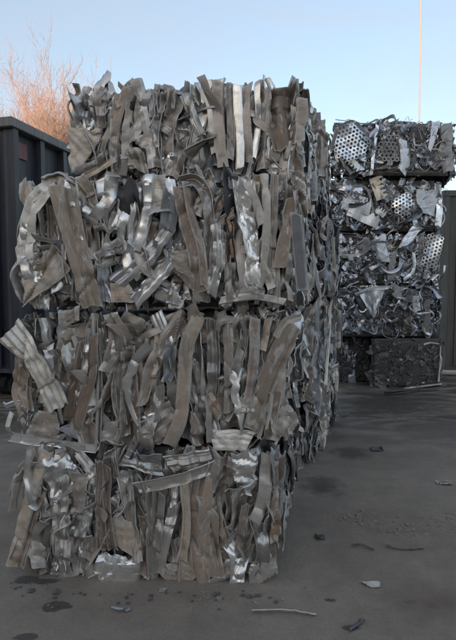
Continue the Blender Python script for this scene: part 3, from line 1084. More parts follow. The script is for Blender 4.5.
def toothed(c, ex, ey, n, L, wd, teeth, rng, th=0.004, depth=0.4):
    """stamping offcut: a strip whose one edge is a row of teeth"""
    k = teeth * 4
    s = np.linspace(0, 1, k + 1)
    ph = (np.arange(k + 1) % 4)
    top = wd / 2 - np.where((ph == 0) | (ph == 3), wd * depth, 0) * rng.uniform(0.8, 1.1, k + 1)
    rows = np.stack([np.full(k + 1, -wd / 2), np.full(k + 1, 0.0) - wd * 0.1, top], 1)
    X = (s[:, None] - 0.5) * L + 0 * rows
    zz = crumple(X, rows, rng, 0.012, lam0=0.4, k=3)
    P = np.asarray(c) + X[..., None] * ex + rows[..., None] * ey + zz[..., None] * n
    return solid_grid(P, th, X, rows)


def wire_geo(c, ex, ey, n, size, rng, rad=0.006, turns=None):
    k = int(rng.integers(5, 9))
    a = np.cumsum(rng.uniform(0.3, 1.3, k)) * rng.choice([-1, 1]) + rng.uniform(0, 6)
    r = size * rng.uniform(0.4, 1.0, k)
    P = np.asarray(c) + (r * np.cos(a))[:, None] * ex + (r * np.sin(a))[:, None] * ey + rng.normal(0, 0.025, k)[:, None] * n
    C = catmull(P, 26)
    m = MB()
    m.tube(C, rad, 6)
    return m.V[0], m.Q[0], m.U[0]


def ribbon_geo(c, ex, ey, n, size, rng, wd=0.02):
    k = int(rng.integers(4, 7))
    a = np.cumsum(rng.uniform(0.25, 1.2, k)) * rng.choice([-1, 1]) + rng.uniform(0, 6)
    r = size * rng.uniform(0.5, 1.0, k)
    P = np.asarray(c) + (r * np.cos(a))[:, None] * ex + (r * np.sin(a))[:, None] * ey + rng.normal(0, 0.02, k)[:, None] * n
    return strip_geo(P, n, wd, 'flat', rng, roll=rng.normal(0, 0.8), twist=rng.normal(0, 1.8), res=0.03, nvmin=3, th=0.004, kinks=1)


def chip_fill(b, face, nrib, nwire, nchip, nperf, ntooth, mats, lo=-0.09, hi=0.02, over=0.02):
    o_, e1, e2, n, x1, x2 = b.face(face)
    names = list(mats)
    pr = np.array([mats[k] for k in names], float)
    pr /= pr.sum()
    rng = b.rng

    def spot(m=0.05):
        c = o_ + rng.uniform(m, 1 - m) * x1 * e1 + rng.uniform(m + 0.07, 0.91 - m) * x2 * e2 + n * rng.uniform(lo, hi)
        a = rng.uniform(0, 2 * np.pi)
        tl = rng.normal(0, 0.45, 2)
        ex = e1 * math.cos(a) + e2 * math.sin(a)
        ey = -e1 * math.sin(a) + e2 * math.cos(a)
        ex = ex + n * tl[0]
        ex /= np.linalg.norm(ex)
        nn = np.cross(ex, ey)
        nn /= np.linalg.norm(nn)
        if nn @ n < 0:
            nn = -nn
        return c, ex, np.cross(nn, ex), nn
    for i in range(nrib):
        c, ex, ey, nn = spot(0.08)
        b.add('metal_ribbon', ribbon_geo(c, ex, ey, n, rng.uniform(0.1, 0.27), rng, rng.uniform(0.015, 0.065)), rng.choice(names, p=pr))
    for i in range(nwire):
        c, ex, ey, nn = spot(0.08)
        b.add('bent_wire', wire_geo(c, ex, ey, n, rng.uniform(0.08, 0.22), rng, rng.uniform(0.003, 0.007)), rng.choice(['chip', 'chipdark']))
    for i in range(nchip):
        c, ex, ey, nn = spot(0.1)
        w1 = rng.uniform(0.1, 0.3)
        b.add('bent_chip', sheet_geo(c, ex, ey, nn, w1, w1 * rng.uniform(0.4, 1.5), rng, folds=int(rng.integers(1, 3)), cr=0.09, squash=0.7, res=0.025, th=0.004,
                                     lim=0.04, p0=o_), rng.choice(names, p=pr))
    for i in range(nperf):
        c, ex, ey, nn = spot(0.15)
        b.add('perforated_sheet', perforated(c, ex, ey, nn, int(rng.integers(4, 8)), int(rng.integers(4, 7)), rng.uniform(0.045, 0.07), rng), rng.choice(['chip', 'blue', 'grey']))
    for i in range(ntooth):
        c, ex, ey, nn = spot(0.12)
        b.add('toothed_offcut', toothed(c, ex, ey, nn, rng.uniform(0.2, 0.45), rng.uniform(0.08, 0.16), int(rng.integers(4, 9)), rng), rng.choice(['chip', 'silver', 'blue']))


YF = 8.0
farspec = [  # x0,x1 px of the front, z0, z1, label
    (320, 441, 0.80, 1.615, 'tangled wire bale of the far stack with a triangular sheet, on the dark block', 32),
    (320, 439, 1.625, 2.485, 'middle bale of the far stack, grey bent chips, one pale strip poking out', 33),
    (320, 441, 2.495, 3.345, 'bale of the far stack with a white saw-toothed offcut and a brassy scrap', 34),
    (325, 452, 3.355, 4.20, 'wide top bale of the far stack, a plate of round holes at its left', 35),
]


def px_x(x, Y=YF):
    return (x - 228) / FPX * Y


far = []
for i, (x0, x1, z0, z1, lab, sd) in enumerate(farspec):
    b = Bale('scrap_bale', (px_x(x1), YF + [0.02, 0.0, 0.03, -0.05][i], z0), [-1, 1, -1, -2][i], 17, px_x(x1) - px_x(x0), z1 - z0, 1.25, lab, sd, FAR)
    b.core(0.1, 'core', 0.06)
    if i == 0:
        chip_fill(b, 'front', 62, 60, 14, 0, 0, CHIP, hi=0.03)
    else:
        chip_fill(b, 'front', 74, 56, 34, 0, 8, CHIP)
    chip_fill(b, 'left', 12, 6, 12, 2, 2, CHIP)
    chip_fill(b, 'right', 12, 6, 12, 2, 2, CHIP)
    chip_fill(b, 'top', 14, 14, 8, 1, 1, CHIP, lo=-0.05, hi=0.02)
    b.scraps(['front', 'front', 'front', 'top', 'right'], 170, 'chip' if i else 'chipdark', size=(0.04, 0.12), lo=-0.09, hi=-0.01)
    far.append(b)


def far_at(b, x, y, o=0.03):
    o_, e1, e2, n, x1, x2 = b.face('front')
    c = on_plane(x, y, o_ + n * o, n)
    return c, -e1, e2, n


def rotd(ex, ey, a):
    a = R(a)
    return ex * math.cos(a) + ey * math.sin(a), -ex * math.sin(a) + ey * math.cos(a)


# pieces one can pick out in the far stack
t5, t4, t3, t2 = far[3], far[2], far[1], far[0]
c, ex, ey, n = far_at(t5, 351, 142, 0.05)
ex, ey = rotd(ex, ey, 20)
t5.add('perforated_sheet', perforated(c, ex, ey, n, 9, 11, 0.062, t5.rng, bend=0.25), 'chip')
c, ex, ey, n = far_at(t5, 391, 148, 0.04)
t5.add('perforated_sheet', perforated(c, ex, ey, n, 6, 8, 0.065, t5.rng, bend=0.5), 'blue')
t5.hero('flat', [(331, 150), (338, 130), (352, 121), (364, 131), (371, 150)], 3.5, 'blue', 0.06)
t5.hero('flat', [(436, 122), (434, 135), (430, 150)], 7, 'pale', 0.05, taper=0.5)
t5.hero('curl', [(404, 140), (406, 160), (402, 172)], 9, 'pale', 0.04)
t5.hero('flat', [(446, 124), (447, 150), (449, 172)], 10, 'blue', 0.03)
t5.hero('flat', [(378, 125), (374, 150), (372, 175)], 3, 'chip', 0.04)
c, ex, ey, n = far_at(t4, 357, 204, 0.05)
ex, ey = rotd(ex, ey, -14)
t4.add('toothed_offcut', toothed(c, ex, ey, n, 0.46, 0.26, 8, t4.rng, depth=0.3), 'pale', 'white saw-toothed offcut')
c, ex, ey, n = far_at(t4, 364, 216, 0.05)
ex, ey = rotd(ex, ey, -24)
t4.add('toothed_offcut', toothed(c, ex, ey, n, 0.52, 0.2, 6, t4.rng, depth=0.22), 'pale')
c, ex, ey, n = far_at(t4, 379, 188, 0.06)
ex, ey = rotd(ex, ey, -70)
t4.add('toothed_offcut', toothed(c, ex, ey, n, 0.36, 0.2, 5, t4.rng, depth=0.35), 'gold', 'brassy yellow toothed scrap')
t4.hero('flat', [(348, 226), (348, 200), (356, 185), (368, 190), (374, 212)], 2, 'blue', 0.06)
c, ex, ey, n = far_at(t4, 427, 203, 0.05)
t4.add('bent_chip', sheet_geo(c, ex, ey, n, 0.28, 0.4, t4.rng, folds=1, cr=0.03, res=0.025), 'pale')
c, ex, ey, n = far_at(t4, 404, 205, 0.04)
ex, ey = rotd(ex, ey, 30)
t4.add('perforated_sheet', perforated(c, ex, ey, n, 6, 7, 0.06, t4.rng), 'chip')
t4.hero('flat', [(438, 184), (440, 205), (438, 226)], 6, 'chip', 0.03)
t3.hero('flat', [(417, 228), (408, 239), (402, 247)], 8, 'pale', 0.10, lim=0.2, kinks=1)
c, ex, ey, n = far_at(t3, 431, 250, 0.04)
ex, ey = rotd(ex, ey, 78)
t3.add('perforated_sheet', perforated(c, ex, ey, n, 9, 5, 0.06, t3.rng, bend=0.1, outline='sq'), 'chip')
for (x, y, sx, sy) in ((339, 240, 0.11, 0.12), (342, 252, 0.1, 0.12), (339, 277, 0.12, 0.2), (350, 257, 0.1, 0.1)):
    c, ex, ey, n = far_at(t3, x, y, 0.05)
    t3.add('bent_chip', sheet_geo(c, ex, ey, n, sx, sy, t3.rng, folds=1, cr=0.05, res=0.02), 'pale')
t3.hero('curl', [(380, 236), (382, 250), (385, 262)], 11, 'pale', 0.04)
t3.hero('flat', [(394, 252), (392, 268), (390, 282)], 6, 'blue', 0.04)
t3.hero('curl', [(414, 252), (414, 270), (404, 280)], 3, 'chip', 0.05)
t3.hero('flat', [(362, 240), (368, 252)], 14, 'blue', 0.04)
# folded triangle in the wire bale
P = [on_plane(x, y, t2.O + t2.nf * 0.08, t2.nf) for x, y in ((359, 294), (386, 288), (374, 320))]
tri_b = [p - t2.nf * 0.006 for p in P]
mb = MB()
A_, B_, C_ = P
a_, b_, c_ = tri_b
k = 10
rows = []
for i in range(k + 1):
    l, r_ = A_ + (C_ - A_) * i / k, B_ + (C_ - B_) * i / k
    rows.append([l + (r_ - l) * j / k for j in range(k + 1)])
rows = np.array(rows)
uu, vv = np.meshgrid(np.linspace(0, .5, k + 1), np.linspace(0, .4, k + 1), indexing='ij')
rows = rows + (crumple(uu, vv, t2.rng, 0.012, 0.3, 4))[..., None] * t2.nf
t2.add('folded_sheet', solid_grid(rows, 0.005, uu, vv), 'chip', 'triangular folded sheet')
t2.hero('flat', [(356, 295), (372, 289), (388, 287)], 4, 'pale', 0.10, lim=0.2)
t2.hero('flat', [(356, 292), (364, 308), (372, 318)], 7, 'dark', 0.06, lim=0.2)
t2.hero('flat', [(392, 290), (402, 294)], 12, 'blue', 0.05)
t2.hero('flat', [(416, 296), (418, 312)], 7, 'pale', 0.05)
t2.hero('flat', [(428, 300), (427, 332)], 5, 'blue', 0.05)


# dense dark blocks that carry the far stack
def dense_block(O, yaw, W, H, D, label, seed):
    b = Bale('pressed_block', O, yaw, 17, W, H, D, label, seed, None)
    rng = b.rng
    mb = MB()
    g = 40
    for w_ in ('front', 'right', 'left', 'top', 'back'):
        o_, e1, e2, n, x1, x2 = b.face(w_)
        a, bb = np.meshgrid(np.linspace(0, 1, g), np.linspace(0, 1, g), indexing='ij')
        ed = np.minimum(np.minimum(a, 1 - a) * x1, np.minimum(bb, 1 - bb) * x2)
        rnd = -0.03 * np.clip(1 - ed / 0.05, 0, 1) ** 2
        h = rnd + np.clip(ed / 0.04, 0, 1) * (0.02 * crumple(a * x1, bb * x2, rng, 0.5, lam0=0.6, k=4))
        P = o_ + (a * x1)[..., None] * e1 + (bb * x2)[..., None] * e2 + h[..., None] * n
        idx = np.arange(g * g).reshape(g, g)
        q = np.stack([idx[:-1, :-1], idx[1:, :-1], idx[1:, 1:], idx[:-1, 1:]], -1).reshape(-1, 4)
        if np.dot(np.cross(e1, e2), n) < 0:
            q = q[:, ::-1]
        mb.raw(P.reshape(-1, 3) - b.base, q, np.stack([a * x1, bb * x2], -1).reshape(-1, 2))
    mb.build('pressed_mass', M['block'], b.root, True, 30)
    return b


k1 = dense_block((px_x(443), 7.98, 0), -2, px_x(443) - px_x(372), 0.79, 1.2,
                 'dense dark pressed block with a chipped pale right edge, under the wire bale', 41)
k2 = dense_block((px_x(374, 8.4), 8.4, 0), 0, 0.66, 0.78, 0.9,
                 'dark pressed block set back in the shadowed recess beside the second stack', 42)
k1.scraps(['front'], 90, 'block', size=(0.06, 0.2), lo=-0.02, hi=0.0)
k1.scraps(['front'], 26, 'chipdark', size=(0.02, 0.06), lo=-0.015, hi=0.003)
k2.scraps(['front'], 60, 'dark', size=(0.05, 0.16), lo=-0.02, hi=0.01)
k1.hero('flat', [(441, 346), (440, 362), (439, 382)], 1.6, 'white', 0.035, ragged=0.35, lim=0.2, kinks=3)
k1.hero('flat', [(439, 344), (430, 343), (424, 345)], 1.4, 'grey', 0.03, lim=0.2)
k1.hero('flat', [(375, 384), (385, 388), (380, 389)], 3, 'grey', 0.03, lim=0.2)
k1.hero('flat', [(404, 389), (420, 386), (441, 383)], 1.5, 'grey', 0.05, lim=0.2)
k1.fill('front', 3, 16, {'dark': 3, 'core': 2, 'block': 3}, lo=-0.03, hi=-0.014, wr=(0.03, 0.1), lr=(0.1, 0.4), tilt=1.0)
k2.hero('flat', [(353, 350), (351, 366), (352, 384)], 8, 'chipdark', 0.03)
k2.hero('flat', [(345, 342), (349, 356)], 4, 'chipdark', 0.03)
k2.fill('front', 16, 16, {'dark': 2, 'chipdark': 1}, lo=-0.01, hi=0.02, wr=(0.03, 0.08), lr=(0.15, 0.5))

# ------------------------------------------------------------------ plain materials
def paint(name, base, rough=0.5, metal=0.0, var=0.35, scale=3.0, streak=True, rust=0.2):
    m, t, b = new_mat(name)
    L = t.links
    tc = t.nodes.new('ShaderNodeTexCoord')
    mp = N(t, 'ShaderNodeMapping')
    mp.inputs['Scale'].default_value = (6, 6, 0.6) if streak else (1, 1, 1)
    L.new(tc.outputs['Object'], mp.inputs[0])
    n1 = N(t, 'ShaderNodeTexNoise', Scale=scale, Detail=8, Roughness=0.65)
    L.new(mp.outputs[0], n1.inputs['Vector'])
    n2 = N(t, 'ShaderNodeTexNoise', Scale=scale * 0.7, Detail=9, Roughness=0.72)
    L.new(tc.outputs['Object'], n2.inputs['Vector'])
    s = ramp(t, n1.outputs[0], 0.3, 0.72, (1 - var,) * 3 + (1,), (1 + var,) * 3 + (1,))
    col = mix(t, 1.0, (*base, 1), s, 'MULTIPLY')
    r_ = ramp(t, n2.outputs[0], 0.6, 0.72)
    fr = N(t, 'ShaderNodeMath', operation='MULTIPLY')
    fr.inputs[1].default_value = rust
    L.new(r_, fr.inputs[0])
    col = mix(t, fr.outputs[0], col, (0.16, 0.09, 0.05, 1))
    L.new(col, b.inputs['Base Color'])
    b.inputs['Metallic'].default_value = metal
    rr = N(t, 'ShaderNodeMapRange')
    rr.inputs['To Min'].default_value = rough - 0.1
    rr.inputs['To Max'].default_value = rough + 0.2
    L.new(n2.outputs[0], rr.inputs[0])
    L.new(rr.outputs[0], b.inputs['Roughness'])
    bm = N(t, 'ShaderNodeBump')
    bm.inputs['Strength'].default_value = 0.3
    bm.inputs['Distance'].default_value = 0.02
    L.new(n2.outputs[0], bm.inputs['Height'])
    L.new(bm.outputs[0], b.inputs['Normal'])
    return m


navy = paint('navy_paint', (0.024, 0.028, 0.04), 0.45, var=0.5, rust=0.4)
navy2 = paint('faded_grey_blue_paint', (0.045, 0.05, 0.062), 0.5, var=0.5, rust=0.5)
railm = paint('worn_rail', (0.17, 0.165, 0.165), 0.55)
redm = paint('faded_red_plate', (0.2, 0.06, 0.065), 0.5, rust=0.05)
greym = paint('grey_paint', (0.085, 0.084, 0.082), 0.5)
greyl = paint('light_grey_edge', (0.12, 0.125, 0.122), 0.5)
rubber = paint('rubber', (0.025, 0.025, 0.025), 0.7, rust=0)
wallm = paint('shade_building_cladding', (0.30, 0.29, 0.28), 0.6)
polem = paint('pale_pole_paint', (0.40, 0.30, 0.30), 0.6, rust=0.05, var=0.1)

# ------------------------------------------------------------------ open-top container on the left
AZ = R(14)
cl = np.array([-2.98, 6.9, 0])
cont = empty('open_top_container', tuple(cl), 'tall dark navy open-top container with upright ribs behind the near stack', 'container', rz=-AZ)
# local frame: +y runs away along the long side (right side face at x=0), -x to the left
Lc, Wc, z0, z1 = 7.2, 2.4, 0.42, 3.76
mb = MB()
mb.box((-0.06, 0.0, z0), (-0.02, Lc, z1))
mb.box((-Wc, 0.0, z0), (-Wc + 0.04, Lc, z1))
mb.box((-Wc + 0.04, Lc - 0.04, z0), (-0.06, Lc, z1))
mb.box((-Wc + 0.04, 0.0, z0), (-0.06, Lc - 0.04, z0 + 0.06))
mb.build('side_panel', navy2, cont)
mb = MB()
mb.box((-Wc + 0.04, 0.02, z0 + 0.06), (-0.06, 0.06, z1))
for i in range(7):
    xx = -Wc + 0.22 + i * 0.32
    mb.box((xx, -0.05, z0 + 0.1), (xx + 0.09, 0.02, z1 - 0.05))
mb.build('end_wall', navy, cont)
for k in range(12):
    y = 0.0 if k == 0 else k * 0.6
    mb = MB()
    mb.box((-0.02, y, z0), (0.10, y + 0.1, z1 - 0.003))
    mb.build('rib', navy2 if k else navy, cont)
for zz in (2.5, 3.0):
    mb = MB()
    mb.tube(np.array([[0.035, y, zz] for y in np.linspace(0.1, Lc, 40)]), 0.014, 6)
    mb.build('side_bar', railm, cont, True)
mb = MB()
mb.box((-0.09, -0.07, z1), (0.13, Lc, z1 + 0.13))
mb.box((-Wc - 0.05, -0.07, z1), (-Wc + 0.1, Lc, z1 + 0.13))
mb.box((-Wc + 0.1, -0.07, z1), (-0.09, 0.1, z1 + 0.13))
mb.box((-Wc + 0.1, Lc - 0.15, z1), (-0.09, Lc, z1 + 0.13))
o = mb.build('top_rail', railm, cont)
bv = o.modifiers.new('bevel', 'BEVEL')
bv.width = 0.015
bv.segments = 2
mb = MB()
mb.box((-0.018, 0.2, 3.42), (0.004, 0.42, 3.64))
mb.build('red_plate', redm, cont)
mb = MB()
for xx in (-Wc + 0.3, -0.55):
    mb.box((xx, 0.1, 0.16), (xx + 0.14, Lc - 0.1, z0))
for yy in np.arange(0.3, Lc, 0.9):
    mb.box((-Wc + 0.05, yy, 0.3), (-0.08, yy + 0.08, z0 - 0.003))
mb.build('underframe', navy, cont)
for xx in (-Wc + 0.37, -0.48):
    for yy in (0.5, Lc - 0.6):
        mb = MB()
        mb.tube(np.array([[xx - 0.1, yy, 0.16], [xx + 0.1, yy, 0.16]]), 0.16, 8)
        mb.build('roller', rubber, cont)

# ------------------------------------------------------------------ grey container at right edge
gx = px_x(440.5, 9.3)
gc = empty('storage_container', (gx, 9.3, 0), 'plain grey steel container standing at the right edge beyond the far stack', 'container', rz=R(0))
H2 = 3.38
mb = MB()
mb.box((0.06, 0.03, 0.12), (6.0, 2.4, H2 - 0.1))
for i in range(19):
    x = 0.28 + i * 0.3
    mb.box((x, 0.008, 0.14), (x + 0.15, 0.03, H2 - 0.12))
mb.build('steel_wall', greym, gc)
for x in (0, 5.94):
    mb = MB()
    mb.box((x, 0, 0.12), (x + 0.12 if x == 0 else x + 0.1, 0.14, H2 - 0.1))
    mb.build('corner_post', greyl if x == 0 else greym, gc)
mb = MB()
mb.box((0, -0.01, H2 - 0.1), (6.04, 2.44, H2))
mb.build('top_frame', greyl, gc)
mb = MB()
mb.box((0, -0.01, 0), (6.04, 2.44, 0.12))
mb.build('base_frame', greym, gc)

# ------------------------------------------------------------------ tall slim pole
pp = depth_pt(421.5, 128, 26)
pole = empty('tall_pole', (pp[0], 26, 0), 'very tall thin pale pink pole rising behind the far stack', 'pole')
mb = MB()
hs = np.linspace(0, 22, 24)
mb.tube(np.array([[-0.012 * h_, 0, h_] for h_ in hs]), np.linspace(0.045, 0.036, 24), 8)
mb.build('shaft', polem, pole, True)
mb = MB()
mb.tube(np.array([[0, 0, 0], [0, 0, 0.5]]), 0.16, 8)
mb.build('footing', greyl, pole, True)

# ------------------------------------------------------------------ unseen building added behind the camera so its shadow covers the yard
sx, sy = math.sin(R(SUN_AZ)), math.cos(R(SUN_AZ))
wh = empty('shade_building', (sx * 44, sy * 44, 0), 'unseen clad building added behind the viewpoint to shade the whole yard', 'building', rz=-R(SUN_AZ - 180))
mb = MB()
mb.box((-45, -9, 0), (45, 9, 15.0))
for i in range(90):
    mb.box((-44.8 + i, 9, 0.6), (-44.45 + i, 9.06, 14.8))
mb.build('clad_wall', wallm, wh)
mb = MB()
mb.box((-45.4, -9.4, 15.0), (45.4, 9.4, 15.5))
mb.build('roof', greym, wh)
mb = MB()
for x in (-20, 0, 20):
    mb.box((x - 2.5, 9.062, 0), (x + 2.5, 9.12, 5))
mb.build('loading_door', navy2, wh)

# ------------------------------------------------------------------ bare trees
def bark(name, base):
    m, t, b = new_mat(name)
    tc = t.nodes.new('ShaderNodeTexCoord')
    n1 = N(t, 'ShaderNodeTexNoise', Scale=2.0, Detail=6, Roughness=0.6)
    t.links.new(tc.outputs['Object'], n1.inputs['Vector'])
    s = ramp(t, n1.outputs[0], 0.3, 0.7, (0.65, 0.65, 0.65, 1), (1.3, 1.3, 1.3, 1))
    t.links.new(mix(t, 1.0, (*base, 1), s, 'MULTIPLY'), b.inputs['Base Color'])
    b.inputs['Roughness'].default_value = 0.85
    return m


bark_a = bark('sun_tinted_twigs', (0.45, 0.28, 0.215))  # low-sun warmth tinted into the twig colour, on top of the sun lamp
bark_t = bark('grey_brown_bark', (0.2, 0.145, 0.115))
bark_b = bark('greyish_twigs', (0.38, 0.27, 0.225))


def bare_tree(xpx, ytop, Y, mat, label, seed, spread=0.72, lean=0.0, dens=1.0):
    rnd = random.Random(seed)
    base = depth_pt(xpx, 300, Y)
    top = depth_pt(xpx, ytop, Y)[2]
    root = empty('bare_tree', (base[0], Y, 0), label, 'tree', 'bare trees behind the container')
    tr, cr = MB(), MB()

    def grow(p, d, L, r, lvl):
        n = 6 if lvl < 2 else 4
        P, Rr = [p.copy()], [r]
        q, dd = p.copy(), d.copy()
        for i in range(n):
            j = 0.03 if lvl < 1 else 0.14
            dd = dd + np.array([rnd.gauss(0, j), rnd.gauss(0, j), rnd.gauss(0, j * 0.6) + (0.05 if lvl < 2 else 0.0)])
            dd /= np.linalg.norm(dd)
            q = q + dd * L / n
            P.append(q.copy())
            Rr.append(r * (1 - 0.55 * (i + 1) / n))
        (tr if lvl <= 1 else cr).tube(P, Rr, 6 if lvl < 2 else 4 if lvl < 3 else 4)
        if lvl >= 5 or L < 0.3:
            return
        nb = [9, 7, 6, 5, 3][lvl]
        nb = max(2, int(round(nb * dens)))
        for k in range(nb):
            f = rnd.uniform(0.5 if lvl == 0 else 0.2, 1.0) if k else 1.0
            i = min(n, int(f * n))
            b0 = P[i]
            dir_ = P[i] - P[max(0, i - 1)]
            dir_ = dir_ / (np.linalg.norm(dir_) + 1e-9)
            ax = np.array([rnd.gauss(0, 1), rnd.gauss(0, 1), rnd.gauss(0, 0.5)])
            ax -= dir_ * (ax @ dir_)
            ax /= np.linalg.norm(ax)
            an = rnd.uniform(0.4, 0.85) * spread if k else rnd.uniform(0.1, 0.3)
            nd = dir_ * math.cos(an) + ax * math.sin(an) + np.array([0, 0, 0.2 if lvl < 1 else 0.07])
            nd /= np.linalg.norm(nd)
            grow(b0, nd, L * rnd.uniform(0.48, 0.72), max(0.0115, Rr[i] * rnd.uniform(0.55, 0.75)), lvl + 1)
    grow(np.array([0, 0, 0.0]), np.array([lean, 0, 1.0]), top * 0.55, top * 0.019, 0)
    # scale the crown so that its tip stands at the asked height
    zmax = np.percentile(np.concatenate([v[:, 2] for v in cr.V]), 99.8)
    s_ = top / zmax
    tr.V = [v * s_ for v in tr.V]
    cr.V = [v * s_ for v in cr.V]
    tr.build('trunk', bark_t, root, True)
    cr.build('crown', mat, root, False)
    return root


bare_tree(-6, 72, 38, bark_a, 'sun-tinted bare tree at the left edge, above the end of the navy container', 3)
bare_tree(20, 66, 43, bark_a, 'sun-tinted bare tree above the corner of the navy container', 33)
bare_tree(38, 62, 40, bark_a, 'tallest orange-lit bare tree, above the red plate of the container', 8)
bare_tree(58, 74, 46, bark_a, 'shorter sun-tinted bare tree between the tallest one and the greyer forked one', 15)
bare_tree(77, 64, 36, bark_b, 'greyer forked bare tree left of the top bale of the near stack', 22, spread=0.62)
bare_tree(86, 88, 55, bark_b, 'thin faint bare tree just showing beside the top bale of the near stack', 5, dens=0.75, spread=0.5)

# ------------------------------------------------------------------ ground
gm, t, b = new_mat('dirty_concrete')
L = t.links
geo_n = t.nodes.new('ShaderNodeNewGeometry')
pos = geo_n.outputs['Position']
n1 = N(t, 'ShaderNodeTexNoise', Scale=0.55, Detail=9, Roughness=0.62)
n2 = N(t, 'ShaderNodeTexNoise', Scale=5.0, Detail=8, Roughness=0.7)
n3 = N(t, 'ShaderNodeTexNoise', Scale=60.0, Detail=5, Roughness=0.7)
for q in (n1, n2, n3):
    L.new(pos, q.inputs['Vector'])
col = mix(t, ramp(t, n1.outputs[0], 0.3, 0.7), (0.18, 0.152, 0.122, 1), (0.258, 0.219, 0.177, 1))
col = mix(t, 1.0, col, ramp(t, n2.outputs[0], 0.3, 0.75, (0.78, 0.78, 0.78, 1), (1.18, 1.18, 1.18, 1)), 'MULTIPLY')
col = mix(t, 1.0, col, ramp(t, n3.outputs[0], 0.3, 0.7, (0.86, 0.86, 0.86, 1), (1.12, 1.12, 1.12, 1)), 'MULTIPLY')
# wet, oily streaks in front of the far stack
mp = N(t, 'ShaderNodeMapping')
mp.inputs['Scale'].default_value = (0.55, 1.7, 1)
mp.inputs['Rotation'].default_value = (0, 0, R(-18))
L.new(pos, mp.inputs[0])
ns = N(t, 'ShaderNodeTexNoise', Scale=1.5, Detail=8, Roughness=0.62, Distortion=0.7)
L.new(mp.outputs[0], ns.inputs['Vector'])
sep = t.nodes.new('ShaderNodeSeparateXYZ')
L.new(pos, sep.inputs[0])
far_m = N(t, 'ShaderNodeMapRange')
far_m.inputs['From Min'].default_value = 4.2
far_m.inputs['From Max'].default_value = 6.2
L.new(sep.outputs[1], far_m.inputs[0])
wet = mix(t, 1.0, ramp(t, ns.outputs[0], 0.4, 0.55), far_m.outputs[0], 'MULTIPLY')
# individual stains
warp = N(t, 'ShaderNodeTexNoise', Scale=9.0, Detail=5, Roughness=0.6)
L.new(pos, warp.inputs['Vector'])


def stain(x, y, rx, ry, soft=0.5):
    p = ground_pt(x, y)
    sc = np.linalg.norm(p - EYE) / FPX
    rxm = rx * sc
    rym = abs(ground_pt(x, y - ry)[1] - p[1])
    s1 = N(t, 'ShaderNodeVectorMath', operation='SUBTRACT')
    s1.inputs[1].default_value = (p[0], p[1], 0)
    L.new(pos, s1.inputs[0])
    s2 = N(t, 'ShaderNodeVectorMath', operation='DIVIDE')
    s2.inputs[1].default_value = (rxm, rym, 1)
    L.new(s1.outputs[0], s2.inputs[0])
    ln = N(t, 'ShaderNodeVectorMath', operation='LENGTH')
    L.new(s2.outputs[0], ln.inputs[0])
    ad = N(t, 'ShaderNodeMath', operation='MULTIPLY_ADD')
    ad.inputs[1].default_value = 2.2
    L.new(warp.outputs[0], ad.inputs[0])
    L.new(ln.outputs['Value'], ad.inputs[2])
    mrr = N(t, 'ShaderNodeMapRange')
    mrr.inputs['From Min'].default_value = 2.1 + soft * 0.3
    mrr.inputs['From Max'].default_value = 2.1 - soft * 0.5
    L.new(ad.outputs[0], mrr.inputs[0])
    return mrr.outputs[0]


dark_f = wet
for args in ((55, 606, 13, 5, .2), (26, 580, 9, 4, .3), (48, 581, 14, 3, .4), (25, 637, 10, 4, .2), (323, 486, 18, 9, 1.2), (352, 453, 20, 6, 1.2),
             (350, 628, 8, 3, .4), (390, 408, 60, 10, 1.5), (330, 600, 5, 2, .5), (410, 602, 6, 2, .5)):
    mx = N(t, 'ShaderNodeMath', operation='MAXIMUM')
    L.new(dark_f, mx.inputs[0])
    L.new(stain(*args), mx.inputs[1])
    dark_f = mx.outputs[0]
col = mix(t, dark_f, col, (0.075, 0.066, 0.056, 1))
col = mix(t, stain(432, 604, 34, 14, 2.2), col, (0.135, 0.098, 0.075, 1))
L.new(col, b.inputs['Base Color'])
rr = N(t, 'ShaderNodeMapRange')
rr.inputs['To Min'].default_value = 0.82
rr.inputs['To Max'].default_value = 0.42
L.new(dark_f, rr.inputs[0])
L.new(rr.outputs[0], b.inputs['Roughness'])
bm = N(t, 'ShaderNodeBump')
bm.inputs['Strength'].default_value = 0.55
bm.inputs['Distance'].default_value = 0.02
ad = N(t, 'ShaderNodeMath', operation='MULTIPLY_ADD')
ad.inputs[1].default_value = 0.25
L.new(n3.outputs[0], ad.inputs[0])
L.new(n2.outputs[0], ad.inputs[2])
L.new(ad.outputs[0], bm.inputs['Height'])
L.new(bm.outputs[0], b.inputs['Normal'])
mb = MB()
mb.raw([[-900, -900, 0], [900, -900, 0], [900, 900, 0], [-900, 900, 0]], [[0, 1, 2, 3]])
g = mb.build('ground', gm)
prop(g, kind='structure')

# ------------------------------------------------------------------ litter on the ground
rng = np.random.default_rng(77)
crumbm = paint('dusty_crumbs', (0.23, 0.2, 0.165), 0.85, streak=False, scale=30, rust=0.2)


def crumbs(mb, centre_px, n, sxp, syp, smin, smax):
    for i in range(n):
        x, y = centre_px[0] + rng.normal(0, sxp), centre_px[1] + rng.normal(0, syp)
        p = ground_pt(x, min(max(y, 400), 760))
        s_ = rng.uniform(smin, smax) * rng.uniform(0.4, 1)
        V = np.array([[a, b_, c] for c in (0, 1) for b_ in (-1, 1) for a in (-1, 1)], float)
        V = V * rng.uniform(0.5, 1.0, (8, 3)) * np.array([s_, s_ * rng.uniform(0.5, 1.2), s_ * rng.uniform(0.15, 0.55)])
        a = rng.uniform(0, 6.28)
        V = V @ np.array([[math.cos(a), math.sin(a), 0], [-math.sin(a), math.cos(a), 0], [0, 0, 1]])
        V[:4, 2] = -0.002
        mb.raw(V + p, [[0, 1, 5, 4], [1, 3, 7, 5], [3, 2, 6, 7], [2, 0, 4, 6], [4, 5, 7, 6], [2, 3, 1, 0]])


